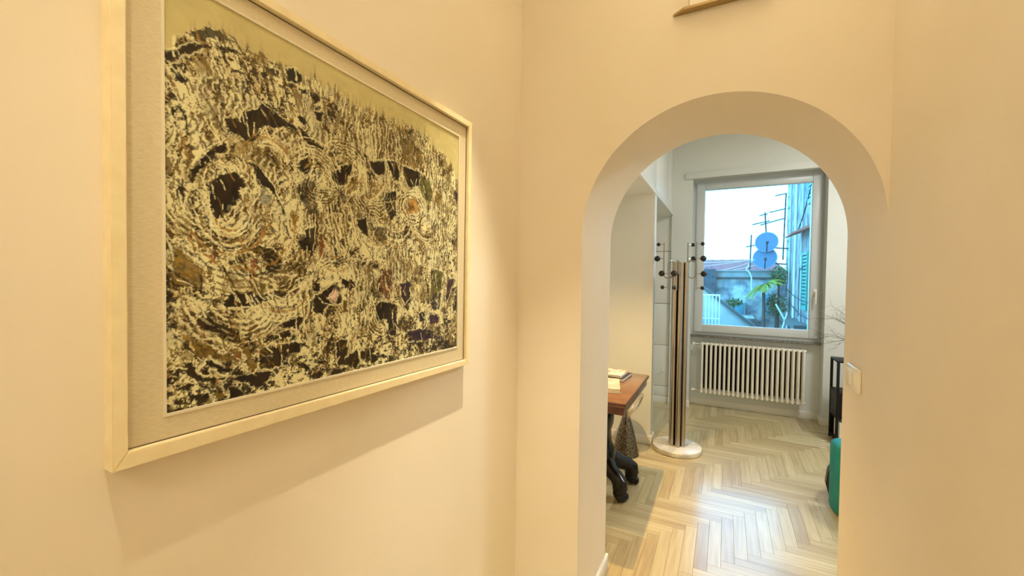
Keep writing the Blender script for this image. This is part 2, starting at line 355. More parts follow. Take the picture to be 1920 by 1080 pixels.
PAINT_STROKES=[
('N',4,[(137,899),(167,902),(199,912),(241,924)]),
('N',3,[(120,921),(143,913),(180,916),(206,920)]),
('L',2,[(141,727),(145,752),(164,765)]),
('L',2,[(180,772),(196,796),(226,779)]),
('L',2,[(161,731),(160,695)]),
('L',3,[(176,734),(176,697),(192,725)]),
('L',2,[(199,690),(226,727),(248,751)]),
('L',4,[(285,757),(309,716)]),
('N',3,[(266,826),(274,777)]),
('N',3,[(45,730),(67,630)]),
('N',3,[(65,712),(91,645)]),
('N',3,[(75,707),(102,663)]),
('N',3,[(86,708),(107,668)]),
('L',3,[(72,706),(99,658)]),
('L',3,[(80,709),(105,667)]),
('K',3,[(161,819),(142,767)]),
('K',4,[(206,856),(213,813)]),
('N',2,[(20,668),(27,620)]),
('L',3,[(38,567),(51,594),(75,632),(102,658)]),
('K',5,[(136,631),(179,611),(219,572),(244,519),(258,449),(281,370)]),
('L',2,[(182,620),(224,574),(247,520),(262,458)]),
('N',4,[(233,646),(259,602),(277,558)]),
('L',2,[(64,561),(74,527)]),
('L',2,[(99,560),(110,539)]),
('L',2,[(77,528),(79,487),(90,459)]),
('L',3,[(145,544),(157,528),(148,493),(121,460)]),
('N',2,[(160,547),(163,522),(151,483),(124,450)]),
('L',2,[(169,549),(176,525),(163,489)]),
('K',3,[(34,511),(38,473),(51,452),(71,439)]),
('L',2,[(38,486),(48,462),(63,448)]),
('N',3,[(29,458),(43,441),(68,431)]),
('L',2,[(46,501),(51,475),(63,454),(74,449)]),
('K',3,[(26,393),(38,362),(71,337)]),
('L',2,[(26,400),(35,365),(53,346),(71,337)]),
('L',2,[(9,341),(23,312),(47,293)]),
('N',4,[(76,344),(81,289)]),
('L',2,[(53,416),(58,383),(71,350)]),
('K',2,[(138,343),(172,292)]),
('N',3,[(98,345),(129,291)]),
('L',3,[(123,343),(153,292)]),
('L',2,[(136,613),(179,570)]),
('N',2,[(130,619),(166,563)]),
('L',2,[(148,628),(186,576)]),
('L',3,[(62,187),(78,168),(105,146),(146,129)]),
('L',2,[(37,137),(62,112),(94,74),(122,59)]),
('L',2,[(45,102),(59,82),(80,70)]),
('L',2,[(78,119),(94,99),(116,84)]),
('L',2,[(240,123),(241,60)]),
('G',2,[(194,102),(218,97),(218,92)]),
('L',2,[(184,121),(232,128),(285,124)]),
('N',4,[(106,316),(135,262),(162,187)]),
('L',2,[(117,295),(141,251),(162,190)]),
('L',2,[(172,280),(195,203)]),
('N',3,[(76,316),(86,247),(92,204)]),
('K',2,[(86,295),(89,233)]),
('N',2,[(16,314),(37,256),(47,215)]),
('L',2,[(25,253),(47,215)]),
('L',2,[(135,295),(175,246)]),
('L',3,[(175,317),(198,268),(222,200)]),
('L',2,[(198,276),(233,287),(262,315)]),
('N',4,[(236,259),(262,278),(277,319)]),
('L',3,[(293,295),(305,193),(313,141)]),
('L',3,[(525,745),(634,777),(670,770),(795,758)]),
('N',3,[(371,728),(405,746),(462,768),(479,764)]),
('L',3,[(390,729),(420,671)]),
('N',4,[(425,746),(451,710)]),
('L',3,[(441,756),(473,707)]),
('R',4,[(334,611),(320,571),(334,537)]),
('L',3,[(343,622),(334,588),(347,554)]),
('R',4,[(356,774),(366,749)]),
('L',3,[(627,763),(635,703)]),
('L',2,[(715,724),(730,698)]),
('L',2,[(746,732),(738,700)]),
('L',3,[(615,625),(635,584)]),
('L',5,[(520,600),(562,625),(594,676)]),
('O',4,[(502,601),(550,622),(588,685)]),
('K',4,[(395,626),(425,604)]),
('K',6,[(380,562),(397,456),(406,346)]),
('K',5,[(333,552),(335,396)]),
('K',4,[(537,497),(543,352),(550,180)]),
('L',2,[(386,563),(397,434)]),
('L',2,[(338,501),(335,407)]),
('N',5,[(346,196),(367,130),(378,41)]),
('K',4,[(320,292),(325,187)]),
('L',4,[(346,260),(367,237),(412,230)]),
('L',3,[(351,270),(389,302),(411,336)]),
('L',3,[(423,325),(472,291)]),
('K',4,[(560,142),(532,114),(479,109)]),
('N',5,[(674,370),(700,351)]),
('L',4,[(859,349),(871,244)]),
('L',2,[(596,328),(604,252)]),
('L',3,[(627,199),(635,121)]),
('N',3,[(453,279),(466,186)]),
('K',5,[(628,69),(582,165)]),
('K',6,[(710,71),(841,97)]),
('N',5,[(911,442),(916,73)]),
('N',4,[(759,639),(771,374)]),
('N',4,[(649,551),(725,393)]),
('L',3,[(394,532),(423,465)]),
('L',3,[(411,535),(435,466)]),
('O',3,[(447,552),(435,460)]),
('L',3,[(465,544),(447,462)]),
('L',2,[(300,230),(296,302)])]
PAINT_RIDGE=[(3,816),(25,864),(48,894),(83,931),(109,932),(142,921),(203,918),(286,920),(383,936),(456,914),(584,928),(683,928),(796,928),(893,892),(991,812)]
def paint_canvas(W, H):
    """knife painting: colour (H,W,3 linear) and relief (H,W); row 0 is the bottom edge"""
    import math as _m
    rng = np.random.default_rng(7)
    def vn(nx, ny):                       # smooth value noise with nx by ny cells
        g = rng.random((ny+2, nx+2))
        x = np.linspace(0, nx, W, endpoint=False); y = np.linspace(0, ny, H, endpoint=False)
        xi = x.astype(int); yi = y.astype(int); fx = x-xi; fy = y-yi
        fx = fx*fx*(3-2*fx); fy = (fy*fy*(3-2*fy))[:, None]
        a = g[yi][:, xi]*(1-fx)+g[yi][:, xi+1]*fx; b = g[yi+1][:, xi]*(1-fx)+g[yi+1][:, xi+1]*fx
        return a*(1-fy)+b*fy
    def fb(nx, ny, o=4):
        s = 0; t = 0
        for k in range(o): s = s+vn(nx*2**k, ny*2**k)*.62**k; t += .62**k
        return s/t
    U, Vv = np.meshgrid((np.arange(W)+.5)/W*1000, (np.arange(H)+.5)/H*1000)
    fine = fb(110, 95, 3); fine2 = fb(90, 80, 3); mid = fb(26, 22, 4); mid2 = fb(22, 26, 4)
    vst = fb(150, 16, 3); vst2 = fb(95, 12, 4); hst = fb(14, 100, 3)
    # tilted streaks: warp the vertical streak field sideways
    dry = fb(330, 290, 2)
    def warp(f, du, dv):
        xi = np.clip((U+du)/1000*W, 0, W-1).astype(int); yi = np.clip((Vv+dv)/1000*H, 0, H-1).astype(int)
        return f[yi, xi]
    wx = (mid-.5)*90; wy = (mid2-.5)*90
    st = warp(vst, wx, wy); st2 = warp(vst2, -wx*1.3, wy); st3 = warp(fb(130, 22, 3), wx*1.6, -wy)
    C = {'K': (.020, .0125, .005), 'N': (.20, .13, .03), 'R': (.20, .055, .018), 'O': (.42, .24, .055), 'G': (.30, .31, .25),
         'L': (.95, .92, .58), 'P': (.80, .55, .45), 'B': (.035, .015, .035), 'V': (.13, .12, .035)}
    C = {k: np.array(v) for k, v in C.items()}
    col = np.empty((H, W, 3)); cream = C['L']
    col[:] = cream; col *= (.86+.22*fb(9, 9, 4))[..., None]
    hgt = (fine-.5)*.5+(st-.5)*.7
    ry = np.interp(U[0], [p[0] for p in PAINT_RIDGE], [p[1] for p in PAINT_RIDGE])[None, :]
    ridge = ry+(vn(75, 1)-.4)*34+(vn(170, 1)-.5)*16
    body = np.clip((ridge-Vv)/14, 0, 1)
    skyc = np.array([.70, .63, .31])
    col = col*body[..., None]+(1-body[..., None])*skyc*(.86+.26*mid2)[..., None]
    def lay(m, c, rough=.12, h=0.):
        nonlocal col, hgt
        m = np.clip(m, 0, 1); c = np.asarray(c)
        col = col*(1-m[..., None])+m[..., None]*c*(1+rough*(fine2-.5)*4)[..., None]
        hgt = hgt+m*h
    # ochre and grey washes, then broken dark knife marks in streaks
    lay(body*np.clip((mid-.48)*5+2.2*(st-.5)+1.5*(dry-.5), 0, 1)*.62, C['O']*1.0)
    lay(body*np.clip((fb(16, 14, 4)-.53)*8+3*(st-.5)+2*(dry-.5), 0, 1)*.7, C['N']*1.2)
    lay(body*np.clip((fb(12, 12, 4)-.55)*8, 0, 1)*.35, C['G']*1.3)
    low = np.clip(1-Vv/140, 0, 1); right = np.clip((U-620)/300, 0, 1)
    up_ = np.clip((Vv-520)/260, 0, 1); lean = np.clip(1-U/420, 0, 1)
    stv = warp(fb(210, 13, 3), wx*.25+lean*(Vv-700)*.45, wy*.2); fld = st*(1-up_)+stv*up_
    d1 = np.clip((fld*.95+fine*.25+(mid2-.5)*.45+.05*low+.05*right*(1-up_)+.055*up_+.26*(dry-.5)-.672)*14, 0, 1)
    lay(body*d1*.85, C['N']*.85, h=-.3)
    d2 = np.clip((st3*.65+fine2*.45+(mid-.5)*.75+.07*low+.28*(dry-.5)-.682)*18, 0, 1)
    lay(body*d2*.93, C['K'], h=-.4)
    d3 = np.clip((hst*.4+fine*.6+(mid-.5)*.7-.68+.14*low)*24, 0, 1)
    lay(body*d3*.9, C['K'], h=-.4)
    # small standing marks along the ridge
    tm = np.clip((vst+.3*(fine-.5)-.56)*16, 0, 1)*np.clip(1-np.abs(Vv-(ridge-16))/46, 0, 1)
    lay(tm*.75*(.35+.65*np.clip((U-230)/150, 0, 1)), C['N']*.7, h=.2)
    lay(body*np.clip(1-np.abs(Vv-ridge+6)/16, 0, 1)*np.clip((fine-.44)*9, 0, 1)*.5, C['N'])
    ju = (fine-.5)*26+(mid-.5)*26+(st-.5)*12; jv = (fine2-.5)*30+(mid2-.5)*26
    def seg(u, v, a, b, j=1.):
        dx, dy = b[0]-a[0], b[1]-a[1]; l = dx*dx+dy*dy+1e-6
        t = np.clip(((u-a[0])*dx+(v-a[1])*dy)/l, 0, 1)
        return np.hypot(u-a[0]-t*dx, v-a[1]-t*dy)
    # combed paint: concentric or parallel furrows of dark and pale lines in soft patches
    # (kind, centre u, v, radius u, v, number of furrows across, angle from/to or lean)
    combs = [('c', 86, 508, 120, 135, 10, 150, 375), ('c', 354, 615, 66, 70, 7, 0, 360), ('c', 551, 640, 100, 95, 8, 170, 370), ('c', 438, 700, 85, 80, 7, 0, 180),
             ('c', 235, 410, 125, 130, 9, 190, 350), ('c', 140, 260, 125, 120, 8, 180, 350), ('c', 387, 330, 60, 62, 5, 30, 200), ('c', 576, 190, 60, 95, 6, 100, 300), ('c', 726, 611, 75, 70, 6, 0, 360),
             ('l', 419, 481, 60, 100, 9, .18), ('l', 333, 453, 42, 90, 7, .0), ('l', 55, 640, 55, 90, 7, -.35), ('l', 125, 766, 70, 70, 9, -.15), ('l', 584, 830, 160, 70, 20, .02),
             ('l', 780, 780, 130, 90, 18, .0), ('l', 898, 520, 70, 200, 10, .0), ('l', 286, 748, 50, 70, 7, -.2), ('l', 177, 376, 32, 60, 5, -.2), ('l', 640, 420, 60, 110, 8, .05), ('l', 200, 560, 60, 90, 8, -.4), ('l', 480, 250, 60, 120, 8, 0.), ('l', 300, 230, 60, 80, 7, -.1)]
    def comb_pass(items, op):
        nonlocal hgt
        for cb in items:
            k_, cu, cv_, ru, rv, n_ = cb[:6]
            x0 = max(0, int((cu-1.3*ru)/1000*W)); x1 = min(W, int((cu+1.3*ru)/1000*W)); y0 = max(0, int((cv_-1.3*rv)/1000*H)); y1 = min(H, int((cv_+1.3*rv)/1000*H)); S = (slice(y0, y1), slice(x0, x1))
            du = (U[S]-cu+(mid[S]-.5)*30)/ru; dv = (Vv[S]-cv_+(mid2[S]-.5)*30)/rv; rho = np.hypot(du, dv)
            patch = np.clip((1.12-rho)*5, 0, 1)
            if k_ == 'c':
                ang = np.degrees(np.arctan2(dv, du)) % 360; a0, a1 = cb[6], cb[7]; rel_ = (ang-a0) % 360; patch = patch*np.clip((rho-.28)*6, 0, 1)*(1 if a1-a0 >= 360 else np.clip((a1-a0-rel_)/25, 0, 1)*np.clip(rel_/20, 0, 1)); ph = rho*n_
            else: ph = (du+dv*rv/ru*cb[6])*n_/2
            wv = np.sin(2*_m.pi*ph+2.6*(mid[S]-.5)+1.2*(fine[S]-.5))
            dk = np.clip((wv-.25)*3, 0, 1)*np.clip((fine2[S]+.5*(dry[S]-.5)-.36)*7, 0, 1)*patch; pl_ = np.clip((-wv-.30)*3, 0, 1)*np.clip((fine[S]-.36)*7, 0, 1)*patch
            dc = C['K']*.6+C['N']*.4*(1+1.6*(mid2[S]-.5))[..., None]+np.clip(mid[S]-.55, 0, 1)[..., None]*C['R']*2
            col[S] = col[S]*(1-op*dk[..., None])+op*dk[..., None]*dc; col[S] = col[S]*(1-op*pl_[..., None])+op*pl_[..., None]*cream
            hgt[S] += (.7*pl_-.5*dk)*op
    comb_pass(combs, .72)
    for c, al, pts in PAINT_POLYS:
        us = [p[0] for p in pts]; vs = [p[1] for p in pts]
        x0 = max(0, int((min(us)-30)/1000*W)); x1 = min(W, int((max(us)+30)/1000*W)); y0 = max(0, int((min(vs)-30)/1000*H)); y1 = min(H, int((max(vs)+30)/1000*H))
        if x1 <= x0 or y1 <= y0: continue
        S = (slice(y0, y1), slice(x0, x1)); u = U[S]+ju[S]*.45; v = Vv[S]+jv[S]*.45
        ins = np.zeros(u.shape, bool); d = np.full(u.shape, 1e9); n = len(pts)
        for i in range(n):
            a, b = pts[i], pts[(i+1) % n]
            if a[1] != b[1]:
                ins ^= ((a[1] > v) != (b[1] > v)) & (u < (b[0]-a[0])*(v-a[1])/(b[1]-a[1])+a[0])
            d = np.minimum(d, seg(u, v, a, b))
        sd = np.where(ins, d, -d)
        m = np.clip((sd+2+10*(dry[S]-.5))/4, 0, 1)
        brk = np.clip((al+.02-.62*(st[S]*.5+fine[S]*.5)-.62*(1-al))*(9 if al < .84 else 14)-(0 if al > .84 else .6)-(1.2+7*np.clip(st3[S]-.5, 0, 1) if c in 'OVGRB' else 5*np.clip(st3[S]-.52, 0, 1)), 0, 1) if al < .97 else np.clip((1.6-st[S]-.5*fine2[S])*4, 0, 1)
        m = m*np.clip(brk, 0, 1)*min(1, al+.15)
        tone = np.clip(1+3.2*(st[S]-.5)+1.5*(fine2[S]-.5), .35, 2.2)[..., None]
        col[S] = col[S]*(1-m[..., None])+m[..., None]*C[c]*tone
        hgt[S] = hgt[S]*(1-.5*m)+m*(.35+.5*(st[S]-.5))
        # palette-knife ridge of pale paint along part of the edge
        e = np.clip(1-np.abs(sd+3)/3.2, 0, 1)*np.clip((mid[S]-.46)*10, 0, 1)*(al > .84)
        col[S] = col[S]*(1-.8*e[..., None])+.8*e[..., None]*cream; hgt[S] += e*.8
    def stroke(c, w, pts, a=.9):
        us = [p[0] for p in pts]; vs = [p[1] for p in pts]; w = max(w*.55, 1.6)
        x0 = max(0, int((min(us)-20)/1000*W)); x1 = min(W, int((max(us)+20)/1000*W)); y0 = max(0, int((min(vs)-20)/1000*H)); y1 = min(H, int((max(vs)+20)/1000*H))
        if x1 <= x0 or y1 <= y0: return
        S = (slice(y0, y1), slice(x0, x1)); u = U[S]+(mid[S]-.5)*14+(fine[S]-.5)*4; v = Vv[S]+(mid2[S]-.5)*14
        d = np.full(u.shape, 1e9)
        for i in range(len(pts)-1): d = np.minimum(d, seg(u, v, pts[i], pts[i+1]))
        m = np.clip((w-d)/1.6+.5, 0, 1)*np.clip((fine2[S]*.5+dry[S]*.5-.38)*9, 0, 1)*a
        col[S] = col[S]*(1-m[..., None])+m[..., None]*C[c]*(1+.5*(fine[S]-.5))[..., None]
        hgt[S] += m*(.9 if c == 'L' else -.35)
    for c, w, pts in PAINT_STROKES: stroke(c, w, pts)
    comb_pass([c for c in combs if c[0] == 'c'], .38)
    # fine scratched hatching: fans of thin pale and dark lines that follow the broad forms
    fans = [(150, 480, 95, 20, 200, 360, 14), (120, 470, 60, 10, 190, 350, 9), (640, 560, 70, 14, 200, 340, 9), (330, 640, 60, 14, 20, 160, 8),
            (560, 520, 70, 12, 220, 330, 8), (250, 300, 80, 12, 190, 320, 8), (400, 420, 60, 10, 240, 330, 7), (800, 560, 60, 12, 210, 320, 8), (210, 640, 50, 12, 20, 150, 6)]
    for cx, cy, r0, dr, a0, a1, n in fans:
        for k in range(n):
            r = r0*.5+k*dr*.7; s0 = a0+rng.uniform(-15, 30); s1 = a1-rng.uniform(-15, 40)
            pts = [(cx+r*_m.cos(_m.radians(s0+(s1-s0)*i/5)), cy+r*1.1*_m.sin(_m.radians(s0+(s1-s0)*i/5))) for i in range(6)]
            stroke(rng.choice(['L', 'K', 'L', 'N', 'O']), rng.uniform(3, 6), pts, .85)
    for k in range(760):                  # short scattered hatch strokes
        u0 = rng.uniform(10, 985); top = np.interp(u0, U[0], ridge[0])-20; v0 = rng.uniform(15, max(20, top)); ln = rng.uniform(15, 60); an = rng.normal(_m.pi/2, .28)+.35*_m.sin(u0/90.)
        stroke(rng.choice(['K', 'L', 'L', 'N', 'O', 'K', 'N']), rng.uniform(2., 4.2), [(u0, v0), (u0+ln*_m.cos(an)*.6, v0+ln*.5), (u0+ln*_m.cos(an), min(v0+ln, top+30))], .85)
    for k in range(260):                  # scattered dark flecks towards the bottom
        u0 = rng.uniform(5, 990); v0 = abs(rng.normal(0, 75))+6; stroke(rng.choice(['K', 'K', 'N', 'B' if u0 > 700 else 'K']), rng.uniform(4, 13), [(u0, v0), (u0+rng.uniform(-16, 22), v0+rng.uniform(-5, 9))], .95)
    col = np.clip(col, .008, .95)
    return col, hgt
# ------------------------------------------------------------------ the setting
XL, XR, YA, YB, YW = -.782, .42, 1.58, 2.03, 5.10        # corridor walls, arch wall faces, window wall face
struct('wall_left', box(B(), XL-.12, XL, -1.92, YA, 0, 2.9), M['wall'])
struct('wall_right', box(B(), XR, XR+.12, -1.92, YA, 0, 2.9), M['wall'])
struct('wall_behind', box(B(), XL, XR, -1.92, -1.8, 0, 2.9), M['wall'])
struct('ceiling_corridor', box(B(), XL, XR, -1.8, YA, 2.8, 2.9), M['ceiling'])
ac, ar, az = -.042, .462, 1.623
arch = [(ac-ar*math.cos(PI*k/72), az+ar*math.sin(PI*k/72)) for k in range(73)]
struct('wall_arch', prism(B(), [(-1.57, 0), (ac-ar, 0)]+arch+[(ac+ar, 0), (2.72, 0), (2.72, 3.2), (-1.57, 3.2)], 'y', YA, YB), M['wall'])
struct('wall_room_left', box(B(), -1.57, -1.45, YB, 5.4, 0, 3.2), M['wall2'])
struct('wall_room_right', box(B(), 2.6, 2.72, YB, 5.4, 0, 3.2), M['wall2'])
struct('ceiling_room', box(B(), -1.45, 2.6, YB, 5.1, 3.1, 3.2), M['ceiling'])
struct('wall_partition', box(B(), -1.45, -.555, 3.77, 3.885, 0, 2.19), M['wall2'])
NX0, NX1, NY = -.345, .893, 5.285                       # the window niche
wb = prism(B(), [(-.562, 0), (NX0, 0), (NX0, 2.60), (NX1, 2.60), (NX1, 0), (2.6, 0), (2.6, 3.2), (-.562, 3.2)], 'y', YW, 5.42)
struct('wall_window', wb, M['wall2'])
struct('wall_window_apron', box(B(), NX0, NX1, NY, 5.42, 0, .797), M['wall2'])
def skirting(name, x0, x1, y0, y1, h=.075):
    b = B(); box(b, x0, x1, y0, y1, 0, h, .003); return struct(name, b, M['trim'])
skirting('baseboard_arch_left', ac-ar, ac-ar+.014, YA, YB+.014)
skirting('baseboard_corridor_left', XL, XL+.014, -1.8, YA)
skirting('baseboard_corridor_right', XR-.014, XR, -1.8, YB+.014)
skirting('baseboard_arch_front', XL+.014, ac-ar+.014, YA-.014, YA)
skirting('baseboard_partition', -1.45, -.541, 3.756, 3.77)
skirting('baseboard_partition_end', -.555, -.541, 3.77, 3.899)
skirting('baseboard_pilaster', -.562, NX0+.012, YW-.014, YW)
skirting('baseboard_niche', NX0, NX1, NY-.014, NY)
skirting('baseboard_niche_right', NX1-.014, NX1, YW, NY-.014)
skirting('baseboard_window_right', NX1-.014, 2.6, YW-.014, YW)
struct('trim_1', box(B(), -.42, 1.32, YW-.03, YW, 2.585, 2.655, .003), M['wall2'])

# floor: slab with herringbone oak planks laid on it, each plank its own part
fl = struct('floor', box(B(), -1.57, 2.72, -1.92, 5.42, -.14, -.0125), M['gap'])
PW, PL = .0625, .4375
pb = B(); box(pb, .0004, PL-.0004, .0004, PW-.0004, -.0125, 0, .0005, 1)
plank0 = obj('plank', pb, M['oak'], fl, base=(0, 0, 0)); pm = plank0.data
cells = []
for k in range(-110, 160):
    for j in range(-16, 17):
        ox, oy = k*PW+j*PL, k*PW-j*PL
        for hv in (0, 1):
            x, y = (ox, oy) if not hv else (ox, oy+PW)
            w_, h_ = (PL, PW) if not hv else (PW, PL)
            cx, cy = x+w_/2-.3, y+h_/2+2.0
            x -= .3; y += 2.0
            inroom = (-1.57 < x and x+w_ < 2.72 and YB < cy and y < 5.28) or (XL-.12 < x and x+w_ < XR+.12 and -1.9 < y and cy <= YB+.3 and cy > -1.8)
            if not inroom: continue
            vis = (-.86 < cx < 1.15 and 3.2 < cy) or (-.75 < cx < .7 and 1.5 < cy <= 3.2)
            cells.append((not vis, (cx)**2+cy**2, x, y, hv))
cells.sort(); first = True; rest = B()
for i, (nv, d, x, y, hv) in enumerate(cells):
    if i < 290:
        o = plank0 if first else bpy.data.objects.new('plank', pm)
        if not first: C.objects.link(o); o.parent = fl
        first = False
        o.location = (x+(PW if hv else 0), y, 0); o.rotation_euler = (0, 0, PI/2 if hv else 0)
    else:
        w_, h_ = (PL, PW) if not hv else (PW, PL)
        box(rest, x+.0004, x+w_-.0004, y+.0004, y+h_-.0004, -.0125, 0)
tag(obj('planks', rest, M['oak_far'], fl), kind='stuff')

# the window: fixed frame, sash, pane, handle
win = struct('window_1', B(), M['winframe'])
def ring(bm, x0, x1, z0, z1, wdt, y0, y1, bev=.003):
    box(bm, x0, x0+wdt, y0, y1, z0, z1, bev); box(bm, x1-wdt, x1, y0, y1, z0, z1, bev)
    box(bm, x0+wdt, x1-wdt, y0, y1, z0, z0+wdt, bev); box(bm, x0+wdt, x1-wdt, y0, y1, z1-wdt, z1, bev); return bm
bpy.data.objects.remove(win); win = struct('window_1', ring(B(), NX0, NX1, .82, 2.60, .052, 5.255, 5.33), M['winframe'])
sash = obj('window_sash', ring(B(), NX0+.036, NX1-.022, .855, 2.566, .084, 5.235, 5.30, .006), M['winframe'], win)
obj('sash_bead', ring(B(), NX0+.112, NX1-.098, .931, 2.49, .012, 5.246, 5.29, .002), M['trim'], sash)
obj('window_pane', box(B(), NX0+.118, NX1-.104, 5.268, 5.276, .937, 2.484), M['glass'], sash)
hb = B(); box(hb, .815, .845, 5.222, 5.236, 1.30, 1.37, .004); tube(hb, [(.83, 5.225, 1.34), (.83, 5.19, 1.34)], .008); tube(hb, [(.83, 5.188, 1.345), (.83, 5.185, 1.28), (.83, 5.188, 1.215)], .009)
obj('handle', hb, M['trim'], sash)
struct('window_sill', box(B(), NX0, NX1, 5.205, 5.34, .797, .820, .003), M['granite'])
struct('window_sill_outside', box(B(), NX0, NX1, 5.34, 5.56, .86, .90, .003), M['marble'])

# storage loft above the desk alcove, and the flush wall cupboards behind the partition
loft = thing('storage_loft', 'white high storage cupboard built above the desk, seen left of the window', 'cabinet', (-1.0, 3.5, 2.19))
obj('cabinet_body', box(B(), -1.45, -.572, YB, 5.42, 2.19, 3.1), M['cabinet'], loft)
obj('bottom_rail', box(B(), -.572, -.545, YB, 5.10, 2.19, 2.232, .002), M['cabinet'], loft)
obj('end_stile', box(B(), -.572, -.552, 4.712, 5.10, 2.238, 3.1, .002), M['cabinet'], loft)
for a, b in ((2.04, 2.92), (2.928, 3.81), (3.818, 4.704)):
    d = obj('door', box(B(), -.572, -.552, a, b, 2.238, 3.09, .002), M['cabinet'], loft)
cup = thing('wall_cupboard', 'white flush wall cupboard with stacked doors in the recess behind the coat stand', 'cabinet', (-1.0, 5.13, 0))
obj('cabinet_body', box(B(), -1.45, -.562, 5.150, 5.42, 0, 2.19), M['gap'], cup)
for z0, z1 in ((.085, .195), (.199, .678), (.683, 1.168), (1.174, 1.777)):
    d = obj('door', box(B(), -1.0, -.568, 5.130, 5.150, z0, z1, .0015), M['cabinet'], cup)
    if z0 == .199:
        kb = B(); tube(kb, [(-.622, 5.131, .385), (-.622, 5.108, .385)], .006); ball(kb, (-.622, 5.106, .385), .011, 10); obj('knob', kb, M['trim'], d)
obj('upper_panel', box(B(), -1.45, -.562, 5.130, 5.150, 1.783, 2.19), M['cabinet'], cup)
obj('side_panel', box(B(), -1.45, -1.004, 5.130, 5.150, .085, 1.777), M['cabinet'], cup)
obj('plinth', box(B(), -1.45, -.562, 5.122, 5.150, 0, .08, .002), M['trim'], cup)

# ------------------------------------------------------------------ the framed painting
pf = thing('framed_painting', 'large abstract painting in cream wooden frame with linen mat on the left wall', 'painting', (XL, .71, 1.165))
def qd(c, s, t):                    # point (y, z) inside a nearly square quadrilateral
    y = (c[0][0]*(1-s)+c[1][0]*s)*(1-t)+(c[3][0]*(1-s)+c[2][0]*s)*t
    z = (c[0][1]*(1-s)+c[1][1]*s)*(1-t)+(c[3][1]*(1-s)+c[2][1]*s)*t
    return y, z
OUT = [(.254, 1.170), (1.157, 1.160), (1.165, 1.961), (.257, 1.958)]
INN = [(.2715, 1.1935), (1.142, 1.1775), (1.149, 1.9425), (.2745, 1.9405)]
FX, MX, PX = -.755, -.768, -.7695
names = ('frame_rail',)
for i in range(4):
    a, b = OUT[i], OUT[(i+1) % 4]; c, d = INN[(i+1) % 4], INN[i]
    bm = B(); P = [(a, XL), (b, XL), (b, FX), (a, FX), (d, FX), (c, FX), (d, XL), (c, XL)]
    V_ = [bm.verts.new((x, p[0], p[1])) for p, x in P]
    for f in ((0, 1, 2, 3), (3, 2, 5, 4), (4, 5, 7, 6), (6, 7, 1, 0), (0, 3, 4, 6), (1, 7, 5, 2)): bm.faces.new([V_[k] for k in f])
    bmesh.ops.bevel(bm, geom=[e for e in bm.edges if all(abs(v.co.x-FX) < 1e-6 for v in e.verts)], offset=.0012, segments=2, affect='EDGES')
    obj('frame_rail', bm, M['frame'], pf)
def quadring(bm, o4, i4, x0, x1):
    for i in range(4):
        a, b, c, d = o4[i], o4[(i+1) % 4], i4[(i+1) % 4], i4[i]
        v = [bm.verts.new((x, p[0], p[1])) for x in (x0, x1) for p in (a, b, c, d)]
        for f in ((0, 1, 2, 3), (7, 6, 5, 4), (0, 4, 5, 1), (2, 6, 7, 3)): bm.faces.new([v[k] for k in f])
    return bm
def inset(c, d):
    return [(c[0][0]+d, c[0][1]+d), (c[1][0]-d, c[1][1]+d), (c[2][0]-d, c[2][1]-d), (c[3][0]+d, c[3][1]-d)]
PIC = [(.3225, 1.232), (1.1065, 1.225), (1.1065, 1.900), (.3235, 1.908)]
obj('rebate', quadring(B(), inset(INN, -.001), inset(INN, .0010), XL+.004, MX+.002), M['rebate'], pf)
obj('linen_mat', quadring(B(), inset(INN, .0005), inset(PIC, -.0042), XL+.004, MX), M['linen'], pf)
obj('inner_bead', quadring(B(), inset(PIC, -.0042), PIC, XL+.004, MX+.0015), M['bead'], pf)
gq = inset(INN, .001); gb = B(); gb.faces.new([gb.verts.new((-.7605, p[0], p[1])) for p in gq]); obj('glass_pane', gb, M['pglass'], pf)
NW, NH = 840, 720
colr, rel = paint_canvas(NW, NH)
rel = np.clip((rel-rel.mean())/3.0, -.5, .6)
s_, t_ = np.meshgrid(np.linspace(0, 1, NW), np.linspace(0, 1, NH))
ys, zs = qd(PIC, s_, t_)
co = np.stack([PX+rel*.0011-.0006, ys, zs], -1).astype(np.float32).reshape(-1, 3)-np.array([XL, .71, 1.165], np.float32)
idx = np.arange(NW*NH).reshape(NH, NW); qf = np.stack([idx[:-1, :-1], idx[:-1, 1:], idx[1:, 1:], idx[1:, :-1]], -1).reshape(-1, 4).astype(np.int32)
me = bpy.data.meshes.new('painted_canvas'); me.vertices.add(len(co)); me.vertices.foreach_set('co', co.ravel())
me.loops.add(qf.size); me.loops.foreach_set('vertex_index', qf.ravel()); me.polygons.add(len(qf)); me.polygons.foreach_set('loop_start', np.arange(0, qf.size, 4, dtype=np.int32))
me.update(calc_edges=True); me.polygons.foreach_set('use_smooth', np.ones(len(qf), bool))
ca = me.color_attributes.new('paint', 'FLOAT_COLOR', 'POINT'); ca.data.foreach_set('color', np.concatenate([colr, np.ones((NH, NW, 1))], -1).astype(np.float32).ravel())
me.materials.append(M['paint']); cv = bpy.data.objects.new('painted_canvas', me); C.objects.link(cv); cv.parent = pf
cv['label'] = 'thick knife-painted canvas in cream, black, ochre and rust'

# light switch in the right reveal of the arch
sw = thing('light_switch', 'white wall switch plate on the right reveal of the arch', 'switch', (XR, 1.862, 1.107))
b = B(); box(b, XR-.011, XR, 1.785, 1.940, 1.066, 1.150, .004, 3); obj('plate', b, M['plastic'], sw)
b = B(); box(b, XR-.0145, XR-.010, 1.862, 1.915, 1.083, 1.134, .0015); obj('rocker', b, M['plastic'], sw)
b = B(); box(b, XR-.0130, XR-.010, 1.808, 1.860, 1.083, 1.134, .0015); obj('blank_cover', b, M['plastic'], sw)

